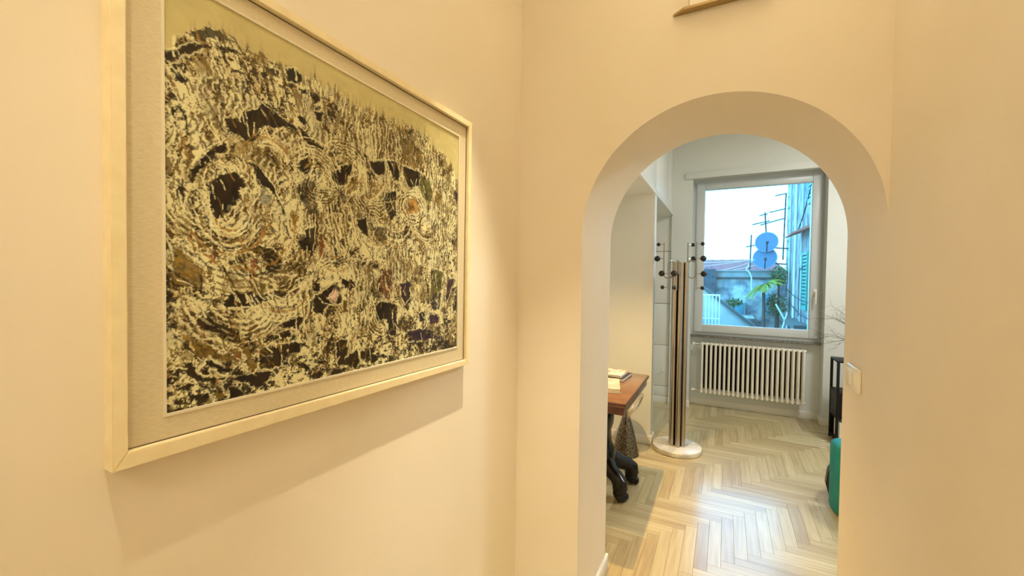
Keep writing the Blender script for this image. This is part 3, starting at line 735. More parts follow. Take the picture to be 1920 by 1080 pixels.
# fitting high on the arch wall, cut by the top of the picture
sc_ = thing('wall_lamp', 'pale wall lamp with thin brown lower plate, high above the arch', 'wall lamp', (-.02, YA, 2.38))
obj('lower_plate', prism(B(), [(-.185, YA), (-.180, YA-.006), (-.146, YA-.030), (.106, YA-.030), (.140, YA-.006), (.145, YA)], 'z', 2.380, 2.388), M['brass'], sc_)
obj('lamp_shade', prism(B(), [(-.135, YA), (-.128, YA-.024), (.088, YA-.024), (.095, YA)], 'z', 2.388, 2.56), M['plastic'], sc_)

def downlight(x, y, z, name, label, r=.032):
    t = thing(name, label, 'ceiling lamp', (x, y, z), None)
    b = B(); lathe(b, [(r, 0), (r+.012, .002), (r+.012, .006), (r-.004, .006)], (x, y, z-.006), 28); obj('trim_ring', b, M['trim'], t)
    b = B(); lathe(b, [(r-.005, .0), (r-.005, .003), (0, .003)], (x, y, z-.0045), 20); o = obj('lens', b, M['bulb'], t); o.visible_shadow = True
    return t
mb = mat('lit_lens', (1, .9, .7), .3); mb.node_tree.nodes['Principled BSDF'].inputs['Emission Color'].default_value = (1, .72, .4, 1)
mb.node_tree.nodes['Principled BSDF'].inputs['Emission Strength'].default_value = 4; M['bulb'] = mb
downlight(-.49, .05, 2.8, 'ceiling_spot', 'round recessed spotlight above the left end of the painting')
downlight(-.49, 1.08, 2.8, 'ceiling_spot', 'round recessed spotlight above the right end of the painting')
downlight(-.66, 2.74, 2.19, 'downlight', 'small round downlight under the storage loft, nearer the partition')
downlight(-.66, 2.14, 2.19, 'downlight', 'small round downlight under the storage loft, nearer the arch')
def fill_disc(x, y, z, label):  # added unseen fittings that house the fill lamps
    t = thing('fill_lamp_fitting', label, 'ceiling lamp', (x, y, z))
    b = B(); lathe(b, [(.27, 0), (.27, -.03), (.25, -.035)], (x, y, z), 40); obj('rim', b, M['trim'], t)
fill_disc(-.18, -1.30, 2.8, 'added unseen fitting of the corridor fill lamp behind the viewer')
fill_disc(-.05, .45, 2.8, 'added unseen fitting of the corridor fill lamp above the painting')
fill_disc(1.5, 3.5, 3.1, 'added unseen fitting of the fill lamp in the room with the window')

# ------------------------------------------------------------------ coat stand
cx, cy = -.337, 3.765
cs = thing('coat_stand', 'tall coat stand of clustered steel tubes with black ball hooks on a white marble disc', 'coat stand', (cx, cy, 0))
b = B(); lathe(b, [(0, 0), (.186, 0), (.192, .003), (.195, .008), (.195, .038), (.192, .042), (.188, .0435), (0, .0435)], (cx, cy, 0), 72); obj('base_disc', b, M['marble'], cs)
TR = []
for k in range(6):
    a = math.radians(-90+60*k+12); TR.append((cx+.0495*math.cos(a), cy+.0495*math.sin(a)))
for x, y in TR:
    b = B(); tube(b, [(x, y, .042), (x, y, 1.598)], .0203, 24, True)
    bmesh.ops.bevel(b, geom=[e for e in b.edges if abs(e.verts[0].co.z-e.verts[1].co.z) < 1e-5 and e.verts[0].co.z > 1.5], offset=.002, segments=1, affect='EDGES')
    obj('tube', b, M['chrome'], cs)
b = B(); tube(b, [(cx, cy, .037), (cx, cy, 1.59)], .027, 20); obj('core_tube', b, M['black'], cs)
def hook(ang, rad, kind, side):
    """kind up: the rod rises from a low bend; down: it hangs from a high bend; two ball knobs point outwards"""
    a = math.radians(ang); d = Vector((math.cos(a), math.sin(a), 0)); c = Vector((cx, cy, 0)); n_ = Vector((-d.y, d.x, 0))*side
    r0 = .060
    P = lambda r, z: tuple(c+d*r+Vector((0, 0, z)))
    w_ = rad-r0
    if kind == 'up':
        path = [P(r0, 1.58), P(r0, 1.52), P(r0+.003, 1.505)]+[P(r0+w_/2-w_/2*math.cos(t), 1.50-w_/2.*math.sin(t)) for t in [PI*k/8 for k in range(1, 8)]]+[P(rad, 1.50), P(rad, 1.60), P(rad, 1.770)]
        zz = ((1.755, .0165), (1.632, .025))
    else:
        path = [P(r0, 1.50), P(r0, 1.56)]+[P(r0+.014-.014*math.cos(t), 1.585+.028*math.sin(t)) for t in [PI*k/8 for k in range(0, 9)]]+[P(r0+.028, 1.545), P(r0+.032, 1.515), P(rad, 1.505), P(rad, 1.45), P(rad-.002, 1.370)]
        path = [P(r0, 1.50), P(r0, 1.56)]+[P((r0+rad)/2-(rad-r0)/2*math.cos(t), 1.575+.035*math.sin(t)) for t in [PI*k/10 for k in range(0, 11)]]+[P(rad, 1.53), P(rad, 1.45), P(rad, 1.365)]
        zz = ((1.502, .025), (1.386, .0165))
    b = B(); tube(b, path, .0058, 8); h = obj('hook_rod', b, M['wire'], cs)
    dd = (d*.9+n_*.45).normalized()
    for z, r in zz:
        p0 = c+d*rad+Vector((0, 0, z)); L = .030+r
        b = B(); tube(b, [tuple(p0), tuple(p0+dd*(L-r*.6))], .0036, 8); obj('knob_stem', b, M['wire'], h)
        b = B(); ball(b, tuple(p0+dd*L), r, 18); obj('ball_knob', b, M['knob'], h)
hook(176, .136, 'up', 0); hook(20, .128, 'up', 0); hook(68, .125, 'up', -1.2)
hook(222, .118, 'down', -.6); hook(262, .125, 'down', -.3); hook(342, .135, 'down', .3)

# ------------------------------------------------------------------ radiator
struct('radiator_shade_sheet', box(B(), -.223, .753, 5.277, 5.285, .20, .71), M['radiator_shade'])  # added near-black sheet, paints the shade between the radiator columns
rd = thing('radiator', 'white column radiator in the niche under the window', 'radiator', (.26, 5.19, .12))
NS = 22; x0 = -.213; dx = .0455
b = B()
for yy in (5.142, 5.186, 5.230): tube(b, [(0, yy, .185), (0, yy, .725)], .0118, 10, False)
for z, s in ((.725, 1), (.185, -1)):
    box(b, -.0135, .0135, 5.130, 5.242, z-.012 if s > 0 else z-.016, z+.016 if s > 0 else z+.012, .011, 3)
    tube(b, [(-.0228, 5.186, z), (.0228, 5.186, z)], .014, 10)
sec = obj('radiator_section', b, M['radiator'], rd, base=(0, 5.186, .12)); sec.location = (x0-.26, 5.186-5.19, 0)
for i in range(1, NS):
    o = sec.copy(); C.objects.link(o); o.location.x = x0+dx*i-.26
for z, nm in ((.722, 'valve'), (.19, 'valve')):
    b = B(); tube(b, [(x0-.022, 5.186, z), (x0-.050, 5.186, z)], .010, 12); tube(b, [(x0-.040, 5.186, z), (x0-.040, 5.262, z)], .008, 10)
    ball(b, (x0-.042, 5.186, z), .014, 12); tube(b, [(x0-.040, 5.186, z), (x0-.085, 5.176, z)], .011, 12); v = obj('valve', b, M['silver'], rd)
    b = B(); lathe(b, [(0, -.016), (.015, -.014), (.016, .010), (.010, .016), (0, .016)], (0, 0, 0), 16)
    bmesh.ops.rotate(b, verts=b.verts, cent=(0, 0, 0), matrix=Matrix.Rotation(-PI/2, 3, 'Y')); bmesh.ops.translate(b, vec=(x0-.092, 5.175, z), verts=b.verts)
    obj('valve_cap', b, M['plastic'], v)

# ------------------------------------------------------------------ desk, books, hourglass stand
dk = thing('pedestal_desk', 'reddish wooden desk on a dark carved pedestal, half hidden behind the arch', 'desk', (-.86, 2.70, 0))
b = B(); box(b, -1.25, -.475, 2.313, 3.105, .732, .76, .006, 2); obj('desk_top', b, M['wood_top'], dk)
b = B(); box(b, -1.25+.001, -.474, 2.312, 3.106, .738, .7535, .004, 2); obj('top_edge', b, M['wood_dark'], dk)
b = B(); box(b, -1.235, -.487, 2.325, 3.093, .686, .732, .002); obj('apron', b, M['wood_dark'], dk)
dr = obj('drawer', box(B(), -1.15, -.60, 2.319, 2.326, .691, .728, .002), M['wood_dark'], dk)
kb = B(); ball(kb, (-.875, 2.306, .709), .011, 12); tube(kb, [(-.875, 2.32, .709), (-.875, 2.308, .709)], .005); obj('drawer_knob', kb, M['brass'], dr)
pcx, pcy = -.782, 2.85
b = B(); lathe(b, [(0, .10), (.10, .10), (.135, .14), (.14, .22), (.125, .28), (.105, .32), (.10, .40), (.115, .45), (.12, .54), (.105, .60), (.13, .64), (.14, .686), (0, .686)], (pcx, pcy, 0), 32); obj('pedestal_column', b, M['ebony'], dk)
def paw(tx, ty):
    d = Vector((tx-pcx, ty-pcy, 0)); L = d.length; d.normalize(); n_ = Vector((-d.y, d.x, 0)); P = lambda r, z: (pcx+d.x*r, pcy+d.y*r, z)
    path = [P(.04, .19), P(.09, .19), P(.14, .178), P(L-.075, .155), P(L-.03, .14), P(L, .115), P(L+.004, .075)]
    b = B(); rr = [.06, .058, .054, .05, .048, .05, .05]; seg = 12; rings = []
    for i, p in enumerate(path):
        t = (Vector(path[min(i+1, 6)])-Vector(path[max(i-1, 0)])).normalized(); a = n_; c2 = t.cross(a)
        rings.append([b.verts.new(Vector(p)+(a*math.cos(2*PI*k/seg)*rr[i]+c2*math.sin(2*PI*k/seg)*rr[i])) for k in range(seg)])
    for i in range(6):
        for k in range(seg): b.faces.new((rings[i][k], rings[i][(k+1) % seg], rings[i+1][(k+1) % seg], rings[i+1][k]))
    b.faces.new(rings[0]); b.faces.new(rings[-1]); lg = obj('paw_leg', b, M['ebony'], dk)
    b = B(); ball(b, P(L+.002, .048), .046, 16, (1, 1, 1))
    for q in (-1.4, -.5, .5, 1.4):
        c = Vector(P(L+.034-abs(q)*.006, .030))+n_*q*.019; ball(b, tuple(c), .0225, 10, (1, 1, 1.25))
    for v in b.verts: v.co.z = max(v.co.z, 0)
    obj('paw_foot', b, M['ebony'], lg)
paw(-.565, 2.985); paw(-.585, 2.715); paw(-1.01, 2.985); paw(-.99, 2.715)

def book(name, label, x0, x1, y0, y1, z0, z1, cover, spine='x', rot=0, group=None):
    cxx, cyy = (x0+x1)/2, (y0+y1)/2; t = thing(name, label, 'book', (cxx, cyy, z0), group)
    b = B(); box(b, x0, x1, y0, y1, z0, z0+.003, .0008, 1); box(b, x0, x1, y0, y1, z1-.003, z1, .0008, 1)
    if spine == 'x': box(b, x0-.002, x0+.002, y0, y1, z0, z1, .0008, 1)
    else: box(b, x0, x1, y0-.002, y0+.002, z0, z1, .0008, 1)
    obj('cover', b, cover, t); b = B(); box(b, x0+.0015, x1-.004, y0+.0015, y1-.004, z0+.0025, z1-.0025); obj('pages', b, M['page'], t)
    t.rotation_euler = (0, 0, math.radians(rot)); return t
cw = mat('cover_white_red', (.72, .66, .60), .35, noise=(28, (.55, .20, .14), .04)); cg = mat('cover_grey_green', (.34, .38, .33), .35, noise=(12, (.55, .60, .52), .1)); cb = mat('cover_black', (.02, .02, .02), .3)
book('book', 'black-edged grey book lying under the pale book at the back of the desk', -.80, -.585, 2.80, 3.02, .76, .782, cb, rot=-4)
book('book', 'pale printed book topmost of the pair at the back of the desk', -.80, -.605, 2.82, 3.01, .782, .797, cw, rot=-4)
book('book', 'grey-green book lying alone at the front of the desk', -.78, -.575, 2.47, 2.74, .76, .788, cg, rot=14)

hg = thing('hourglass_stand', 'silver hourglass stand with pierced cone foot and open bowl, under the desk corner', 'side table', (-.705, 3.47, 0))
b = B(); lathe(b, [(.106, 0), (.108, .006), (.101, .03), (.088, .10), (.069, .18), (.049, .25), (.032, .305), (.027, .318)], (-.705, 3.47, 0), 48)
obj('cone_foot', b, M['mesh'], hg)
b = B(); lathe(b, [(.026, .318), (.034, .335), (.070, .375), (.105, .425), (.128, .48), (.134, .505), (.138, .505), (.132, .478), (.110, .42), (.075, .368), (.036, .327), (.027, .312)], (-.705, 3.47, 0), 40); obj('bowl', b, M['silver'], hg)

# ------------------------------------------------------------------ black shelf unit with books and a vase of twigs
et = thing('shelf_unit', 'black metal shelf unit in the corner right of the window', 'shelf', (1.09, 4.68, 0))
ex0, ex1, ey0, ey1 = .898, 1.30, 4.55, 4.82
for x, y in ((ex0, ey0), (ex1-.02, ey0), (ex0, ey1-.02), (ex1-.02, ey1-.02)): obj('post', box(B(), x, x+.02, y, y+.02, 0, .745, .001), M['black'], et)
for z in (.735, .452, .235, .03): obj('shelf', box(B(), ex0+.001, ex1-.001, ey0+.001, ey1-.001, z, z+.014, .001), M['black'], et)
obj('side_panel', box(B(), ex0+.004, ex0+.012, ey0+.02, ey1-.02, .245, .452), M['black'], et)
obj('back_panel', box(B(), ex0+.02, ex1-.02, ey1-.012, ey1-.004, .044, .452), M['black'], et)
obj('right_panel', box(B(), ex1-.012, ex1-.004, ey0+.02, ey1-.02, .044, .452), M['black'], et)
obj('front_panel', box(B(), ex0+.02, ex1-.02, ey0+.004, ey0+.012, .249, .452), M['black'], et)
for i, (w_, cm) in enumerate(((.030, M['page']), (.024, cg), (.028, cw), (.026, cb), (.032, cg))):
    xx = ex0+.030+i*.036
    bk = thing('shelf_book', ['pale book at the left end of the row on the lowest shelf', 'grey-green book second from the left on the lowest shelf', 'white and red book in the middle of the lowest shelf row', 'black book second from the right in the lowest shelf row', 'grey-green book at the right end of the lowest shelf row'][i], 'book', (xx, 4.65, .044), 'books on the lowest shelf')
    b = B(); box(b, xx, xx+.003, 4.565, 4.76, .0445, .205, .0006, 1); box(b, xx+w_-.003, xx+w_, 4.565, 4.76, .0445, .205, .0006, 1); box(b, xx, xx+w_, 4.560, 4.566, .0445, .205, .0006, 1); obj('cover', b, cm, bk)
    b = B(); box(b, xx+.003, xx+w_-.003, 4.568, 4.755, .048, .200); obj('pages', b, M['page'], bk)
vs = thing('vase', 'dark round vase on the black shelf unit, holding dry twigs', 'vase', (1.16, 4.69, .749))
b = B(); lathe(b, [(0, 0), (.045, 0), (.075, .03), (.085, .07), (.07, .12), (.035, .15), (.03, .17), (.036, .18), (.028, .178), (.024, .15), (0, .03)], (1.16, 4.69, .749), 28); obj('vase_body', b, M['vase'], vs)
tw = thing('dry_twigs', 'bare dark twigs spreading left from the vase across the wall by the window', 'branches', (1.16, 4.69, .78))
rnd = random.Random(5)
def twig(b, p, d, L, r, dep):
    n = 5; path = [tuple(p)]; q = Vector(p)
    for i in range(n):
        d = (d+Vector((rnd.uniform(-.3, .3), rnd.uniform(-.25, .25), rnd.uniform(-.22, .22)))).normalized(); q = q+d*L/n; path.append(tuple(q))
        if dep > 0 and i > 0: twig(b, tuple(q), (d+Vector((rnd.uniform(-.9, .9), rnd.uniform(-.6, .6), rnd.uniform(-.7, .7)))).normalized(), L*.5, r*.6, dep-1)
    tube(b, path, r, 5, True, r*.45)
for tx, tz in ((-.28, .16), (-.25, -.02), (-.20, .26), (-.28, .06), (-.05, .35), (.12, .32), (-.15, .10), (.22, .2)):
    st0 = Vector((1.16, 4.69, .80)); mid_ = Vector((1.155, 4.69, .925)); b = B(); tube(b, [tuple(st0), tuple(mid_)], .0022, 6)
    tg = Vector((1.155+tx, 4.78, .925+tz)); twig(b, tuple(mid_), (tg-mid_).normalized(), (tg-mid_).length, .0030, 2); obj('twig', b, M['twig'], tw)

# ------------------------------------------------------------------ teal chair seen past the right reveal
ch = thing('lounge_chair', 'low teal velvet chair with black seat, just showing past the right side of the arch', 'armchair', (.95, 3.2, 0))
def rslab(pts, rr, z0, z1, seg=8):   # wall following a plan path, rounded top
    b = B(); secs = []
    for i, p in enumerate(pts):
        a = Vector(pts[max(i-1, 0)]); c = Vector(pts[min(i+1, len(pts)-1)]); t = (c-a).normalized(); n_ = Vector((-t.y, t.x))
        ring_ = [(-rr*.85, z0), (-rr, z0+.03), (-rr, z1-rr)]+[(-rr*math.cos(PI*k/seg), z1-rr+rr*math.sin(PI*k/seg)) for k in range(1, seg)]+[(rr, z1-rr), (rr, z0+.03), (rr*.85, z0)]
        secs.append([b.verts.new((p[0]+n_.x*o_, p[1]+n_.y*o_, z)) for o_, z in ring_])
    m_ = len(secs[0])
    for A, D in zip(secs[:-1], secs[1:]):
        for k in range(m_): b.faces.new((A[k], A[(k+1) % m_], D[(k+1) % m_], D[k]))
    b.faces.new(secs[0]); b.faces.new(secs[-1]); return b
bp = [(.958+.29*math.cos(t), 3.27+.29*math.sin(t)) for t in [math.radians(178+184*k/28) for k in range(29)]]
obj('backrest', rslab(bp, .045, .012, .455), M['teal'], ch)
b = B(); lathe(b, [(0, .02), (.26, .02), (.325, .06), (.345, .13), (.335, .21), (.30, .27), (.2, .30), (0, .31)], (.958, 3.32, 0), 48)
for v in b.verts:
    if v.co.y < 3.30:
        r_ = math.hypot(v.co.x-.958, v.co.y-3.32)
        if r_ > .24: v.co.x = .958+(v.co.x-.958)*.24/r_; v.co.y = 3.32+(v.co.y-3.32)*.24/r_
obj('seat_cushion', b, M['blackfab'], ch)
for x, y in ((.80, 3.42), (1.13, 3.42)): b = B(); lathe(b, [(.016, 0), (.022, .10)], (x, y, 0), 12); obj('leg', b, M['black'], ch)

# ------------------------------------------------------------------ outside the window
M['stone'] = mat('old_stone', (.62, .55, .50), .9, noise=(3.6, (.22, .22, .23), .12), bump=(9, .8, .05))
M['stone_l'] = mat('limewashed_stone', (.68, .62, .55), .9, noise=(3, (.24, .23, .22), .18), bump=(12, .8, .04))
M['coping'] = mat('coping_stone', (.42, .38, .34), .9, noise=(5, (.28, .26, .25)))
M['roof'] = mat('red_roof', (.30, .030, .030), .8, noise=(3, (.22, .022, .022)))
M['facade'] = mat('weathered_facade', (.46, .36, .32), .9, noise=(6.5, (.10, .10, .12), .09), bump=(14, .9, .05))
nt = M['facade'].node_tree; mp = nt.nodes.new('ShaderNodeMapping'); mp.inputs['Scale'].default_value = (1, 2.2, .45); nn = [q for q in nt.nodes if q.type == 'TEX_NOISE'][0]
nt.links.new(nt.nodes['Texture Coordinate'].outputs['Object'], mp.inputs[0]); nt.links.new(mp.outputs[0], nn.inputs['Vector'])
M['tile'] = mat('awning_tile', (.55, .15, .10), .8)
M['green'] = mat('shutter_green', (.05, .26, .20), .5)
M['blue'] = mat('shutter_blue', (.10, .30, .36), .5)
M['dish'] = mat('dish_grey', (.20, .31, .44), .5)
M['mast'] = mat('mast_grey', (.035, .03, .03), .6)
M['paintwhite'] = mat('white_paint', (.80, .74, .66), .5)
M['slab'] = mat('pale_render', (.62, .56, .50), .9, noise=(4, (.42, .39, .36), .2))
M['darkcap'] = mat('dark_capping', (.10, .085, .075), .8)
M['leaf'] = mat('palm_leaf', (.20, .24, .015), .6, noise=(4, (.40, .34, .015)))
M['leaf2'] = mat('bush_leaf', (.05, .12, .035), .7, noise=(8, (.09, .17, .05)))
M['bark'] = mat('palm_bark', (.11, .08, .06), .9, bump=(30, .8, .02))
M['dirt'] = mat('yard_ground', (.26, .22, .18), .95, noise=(2, (.18, .16, .14)))
g = obj('yard', box(B(), -14, 14, 5.9, 30, -3.2, -3.0), M['dirt']); g['kind'] = 'structure'; g.name = 'yard'
hs = thing('stone_house', 'low stone house with red roof across the yard', 'building', (-.5, 14, -3))
obj('wall', box(B(), -6, 1.44, 13.0, 17.0, -3.0, 1.52), M['stone'], hs)
obj('cornice', box(B(), -6, 1.44, 12.93, 13.1, 1.50, 1.545, .005), M['darkcap'], hs)
obj('parapet', box(B(), -6, 1.44, 12.96, 13.2, 1.545, 1.70), M['coping'], hs)
obj('coping', box(B(), -6, 1.44, 12.92, 13.22, 1.70, 1.735, .006), M['coping'], hs)
b = B(); prism(b, [(13.2, 1.70), (16.2, 2.17), (16.2, 1.60), (13.2, 1.60)], 'x', -6, 1.44); rf = obj('roof', b, M['roof'], hs)
for k in range(22): obj('roof_rib', prism(B(), [(13.2, 1.712), (16.2, 2.182), (16.2, 2.165), (13.2, 1.695)], 'x', -5.4+k*.31, -5.36+k*.31), M['roof'], rf)
M['pier'] = mat('sooty_stone', (.10, .10, .105), .9, noise=(5, (.05, .05, .055)))
obj('pier', box(B(), -1.3, -.225, 12.75, 13.0, 1.06, 1.76), M['pier'], hs)
for x0_, x1_, z0_, z1_ in ((.19, .51, .35, .87), (.92, 1.13, .55, 1.12), (-.2, .05, .3, .8)):
    d = obj('door', box(B(), x0_, x1_, 12.95, 13.0, z0_, z1_), M['slab'], hs); obj('door_panel', box(B(), x0_+.03, x1_-.03, 12.93, 12.95, z0_, z1_-.03, .004), M['blue'], d)
lt = thing('lean_to', 'small lean-to shed with flat pale roof below the stone house', 'shed', (.25, 12.4, -3))
obj('shed_wall', box(B(), .02, .62, 12.2, 12.9, -3.0, .48), M['stone_l'], lt); obj('shed_roof', box(B(), -.05, .68, 12.1, 12.92, .48, .52, .005), M['slab'], lt)
fc = thing('tall_house', 'tall weathered house wall rising at the right side of the window view', 'building', (3.0, 11, -3))
obj('wall', box(B(), 1.45, 5.0, 7.6, 13.3, -3.0, 7.0), M['facade'], fc)
rr_ = random.Random(3)
def shutter(y0, y1, z0, z1, mt, nm):
    s = obj(nm, ring2(y0, y1, z0, z1), mt, fc)
    n = int((z1-z0)/.075)
    for i in range(n):
        z = z0+.05+i*(z1-z0-.1)/n; obj('slat', box(B(), 1.405, 1.435, y0+.04, y1-.04, z, z+.042), mt, s)
def ring2(y0, y1, z0, z1):
    b = B(); box(b, 1.395, 1.448, y0, y0+.045, z0, z1); box(b, 1.395, 1.448, y1-.045, y1, z0, z1); box(b, 1.395, 1.448, y0+.045, y1-.045, z0, z0+.05); box(b, 1.395, 1.448, y0+.045, y1-.045, z1-.05, z1); return b
shutter(9.72, 10.32, .88, 2.03, M['green'], 'shutter'); shutter(9.30, 9.85, 2.95, 4.2, M['blue'], 'shutter')
obj('awning', prism(B(), [(1.45, 2.56), (1.12, 2.40), (1.12, 2.37), (1.45, 2.50)], 'y', 9.72, 10.75), M['tile'], fc)
obj('balcony_slab', box(B(), 1.2, 1.449, 9.6, 11.9, .52, .60), M['darkcap'], fc)
for y, r in ((9.5, .022), (10.55, .018), (11.5, .026), (12.4, .02)):
    b = B(); tube(b, [(1.42, y, -3), (1.42, y, 6.9)], r, 8); obj('downpipe', b, M['paintwhite'] if r > .021 else M['slab'], fc)
for y0, z0, y1, z1 in ((9.4, 3.3, 11.0, 2.55), (10.6, 1.75, 10.6, .7), (10.2, 1.75, 10.6, 1.75), (9.3, 1.05, 12.5, 1.25), (9.4, .75, 11.8, .92)):
    b = B(); tube(b, [(1.40, y0+(y1-y0)*k/6, z0+(z1-z0)*k/6-.06*math.sin(PI*k/6)) for k in range(7)], .012, 6); obj('wall_cable', b, M['mast'], fc)
for k in range(26):   # ragged protruding stones at the far corner
    z = -1+k*.27+rr_.uniform(-.05, .05); obj('corner_stone', box(B(), 1.45-rr_.uniform(.005, .05), 1.6, 12.70, 12.90, z, z+rr_.uniform(.12, .24), .012), M['stone_l'], fc)
# diagonal stair wall and railing in front
sw_ = thing('stair_wall', 'pale diagonal stair wall with dark capping at the lower left of the window view', 'wall', (-.5, 8.1, -3))
obj('wall', prism(B(), [(-2.2, -3), (-2.2, 2.80), (-.21, 1.18), (.47, .63), (1.0, .2), (1.0, -3)], 'y', 8.05, 8.25), M['slab'], sw_)
obj('capping', prism(B(), [(-2.2, 2.80), (-2.2, 2.86), (-.21, 1.24), (.47, .69), (1.0, .26), (1.0, .2), (.47, .63), (-.21, 1.18)], 'y', 8.0, 8.3), M['darkcap'], sw_)
rl_ = thing('railing', 'white metal railing beside the diagonal stair wall outside', 'railing', (-.5, 7.8, .6))
for k in range(12):
    x = -.075-k*.052; b = B(); tube(b, [(x, 7.8, -.2), (x, 7.8, 1.195)], .0075, 6); obj('baluster', b, M['paintwhite'], rl_)
b = B(); tube(b, [(-.80, 7.8, 1.20), (-.065, 7.8, 1.20)], .012, 8); obj('top_rail', b, M['paintwhite'], rl_)
b = B(); tube(b, [(-.80, 7.8, .80), (-.065, 7.8, .80)], .010, 8); obj('lower_rail', b, M['paintwhite'], rl_)
tag(obj('terrace_wall', box(B(), -3.0, 3.0, 7.4, 7.7, -3.0, .66), M['slab']), 'low pale terrace wall along the bottom of the window view', 'wall')
# satellite dishes
def dish(x, z, r, label):
    t = thing('satellite_dish', label, 'satellite dish', (x, 12.55, z), 'satellite dishes outside')
    b = B(); lathe(b, [(r, 0), (r*.99, .012), (r*.75, -.045), (r*.45, -.078), (0, -.095), (0, -.105), (r*.46, -.088), (r*.76, -.055), (r*1.0, .0)], (0, 0, 0), 40)
    Rm = Matrix.Rotation(math.radians(80), 3, 'X'); Rz = Matrix.Rotation(math.radians(-14), 3, 'Z')
    for v in b.verts: v.co = Rz @ (Rm @ v.co)+Vector((x, 12.55, z))
    obj('reflector', b, M['dish'], t)
    b = B(); tube(b, [(x, 12.50, z-r*.98), (x-.02, 12.15, z-r*.55), (x-.02, 12.13, z-r*.25)], .014, 6); obj('feed_arm', b, M['mast'], t)
    b = B(); box(b, x-.05, x+.01, 12.08, 12.17, z-r*.3, z-r*.05, .01); obj('receiver', b, M['mast'], t)
    b = B(); tube(b, [(x, 12.65, z), (x+.08, 12.85, z-.12), (1.46, 12.85, z-.16)], .02, 6); obj('bracket', b, M['mast'], t)
dish(.935, 2.455, .265, 'upper of the two blue-grey satellite dishes'); dish(.905, 2.045, .280, 'lower of the two blue-grey satellite dishes')
def antenna(label, mast, booms, tall=None):
    t = thing('tv_antenna', label, 'antenna', (mast[0][0], 12.8, mast[0][1]), 'rooftop antennas')
    b = B(); tube(b, [(mast[0][0], 12.8, mast[0][1]), (mast[1][0], 12.8, mast[1][1])], .017, 6); obj('mast', b, M['mast'], t)
    for x0_, z0_, x1_, z1_, n in booms:
        b = B(); tube(b, [(x0_, 12.8, z0_), (x1_, 12.8, z1_)], .014, 6); bo = obj('boom', b, M['mast'], t)
        for i in range(n):
            f_ = i/(n-1); x = x0_+(x1_-x0_)*f_; z = z0_+(z1_-z0_)*f_; L = .05+.05*f_
            b = B(); tube(b, [(x, 12.8-L*1.5, z-L*.35), (x, 12.8+L*1.5, z+L*.35)], .009, 5); obj('element', b, M['mast'], bo)
antenna('tallest rooftop antenna, beside the house wall', ((1.325, 2.0), (1.355, 3.72)), ((1.12, 3.68, 1.37, 3.72, 3), (1.00, 3.25, 1.36, 3.33, 5), (.80, 2.93, 1.34, 3.08, 9)))
antenna('middle antenna above the satellite dishes', ((.945, 2.6), (.90, 3.26)), ((.62, 2.95, 1.0, 3.03, 7), (.78, 3.18, .95, 3.22, 3)))
antenna('leftmost and lowest antenna above the red roof', ((.585, 1.75), (.60, 2.68)), ((.49, 2.36, .74, 2.41, 4),))
tag(obj('white_pipe', tube(B(), [(.70, 12.85, 2.03), (.60, 12.85, 1.93), (.52, 12.85, 1.80), (.50, 12.85, 1.74), (.58, 12.85, 1.68), (.63, 12.85, 1.55), (.635, 12.85, 1.30), (.67, 12.85, 1.07)], .018, 8), M['paintwhite']), 'bent white pipe running over the parapet of the stone house', 'pipe')
for i, (a_, c_) in enumerate((((-2.0, 1.72), (.9, 2.05)), ((-1.6, 1.98), (.75, 2.0)), ((-.1, 1.73), (.85, 2.08)), ((.2, 1.74), (1.3, 2.12)))):
    tag(obj('overhead_cable', tube(B(), [(a_[0]+(c_[0]-a_[0])*k/8, 12.6, a_[1]+(c_[1]-a_[1])*k/8-.05*math.sin(PI*k/8)) for k in range(9)], .0045, 5), M['paintwhite']),
        ['lowest left white cable crossing the red roof', 'highest white cable along the ridge of the red roof', 'steep white cable in the middle of the red roof', 'rightmost white cable behind the dishes'][i], 'cable', 'cables over the red roof')
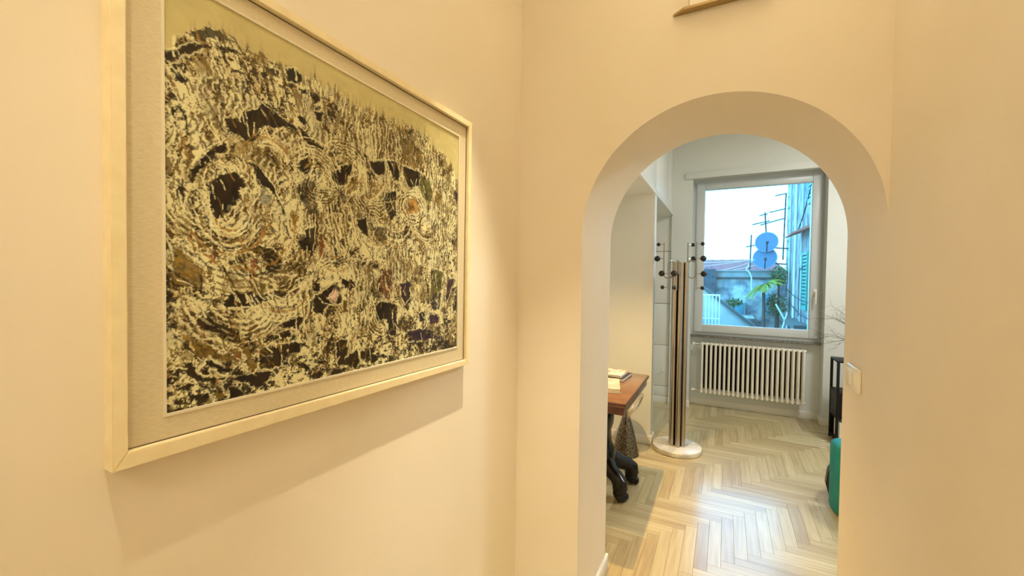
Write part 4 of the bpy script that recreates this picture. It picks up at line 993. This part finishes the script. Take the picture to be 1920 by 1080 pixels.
# palm and bush
pa = thing('palm_tree', 'small palm with yellow-green fronds in front of the stone house', 'tree', (.86, 12.2, -3))
b = B(); tube(b, [(.93, 12.2, -3), (.92, 12.2, -1), (.87, 12.2, 1.28)], .05, 10, True, .035); obj('trunk', b, M['bark'], pa)
for k in range(24):
    a = 2*PI*k/24+rr_.uniform(-.2, .2); el = rr_.uniform(.3, .8)+.55*math.cos(a); L = rr_.uniform(.34, .48); b = B(); c0 = Vector((.87, 12.2, 1.32)); pts = []
    for i in range(9):
        s = i/8; pts.append(c0+Vector((math.cos(a)*L*s, math.sin(a)*L*s, L*(el*s-.75*s*s))))
    tube(b, [tuple(p) for p in pts], .007, 5)
    for i in range(1, 9):
        t = (pts[i]-pts[i-1]).normalized(); sd = t.cross(Vector((0, 0, 1))).normalized()
        for s in (-1, 1):
            for h_ in (0, .5):
                p = pts[i-1].lerp(pts[i], h_); tip = p+sd*s*.12*(1-.5*i/8)+t*.09+Vector((0, 0, -.03)); w_ = t*.014
                v = [b.verts.new(p-w_), b.verts.new(p+w_), b.verts.new(tip)]; b.faces.new(v)
    obj('frond', b, M['leaf'], pa)
def bush(x, y, z, sx, sy, sz, label, n=420):
    b = B(); t = thing('bush', label, 'bush', (x, y, -3))
    for k in range(n):
        th = rr_.uniform(0, 2*PI); u = rr_.uniform(-1, 1); r = rr_.random()**.4; q = math.sqrt(1-u*u)
        p = Vector((x+sx*r*q*math.cos(th), y+sy*r*q*math.sin(th), z+sz*r*u)); d = Vector((rr_.gauss(0, 1), rr_.gauss(0, 1), rr_.gauss(0, 1))).normalized(); e_ = d.orthogonal().normalized()*.018; L = .07
        v = [b.verts.new(p), b.verts.new(p+d*L*.5+e_), b.verts.new(p+d*L), b.verts.new(p+d*L*.5-e_)]; b.faces.new(v)
    tag(obj('foliage', b, M['leaf2'], t), kind='stuff')
    b = B(); tube(b, [(x, y, -3), (x, y, z)], .05, 8, True, .02); obj('stem', b, M['bark'], t)
bush(1.22, 12.5, 1.60, .20, .2, .26, 'green bush against the corner of the tall house')
bush(1.15, 12.3, .85, .24, .2, .30, 'dark bush lower down at the foot of the tall house')
bush(.22, 12.6, .86, .22, .12, .10, 'low straggly bush on the shed, left of the palm', 220)
for i, (x0_, z0_, x1_, z1_) in enumerate(((1.03, .93, 1.25, .5), (1.25, .75, 1.10, .1))):
    tag(obj('white_pole', tube(B(), [(x0_, 11.0, z0_), (x1_, 11.0, z1_), (x1_, 11.0, -3)], .018, 8), M['paintwhite']), ['bent white pole leaning right near the tall house', 'bent white pole leaning left near the tall house'][i], 'pole', 'white poles in the yard')
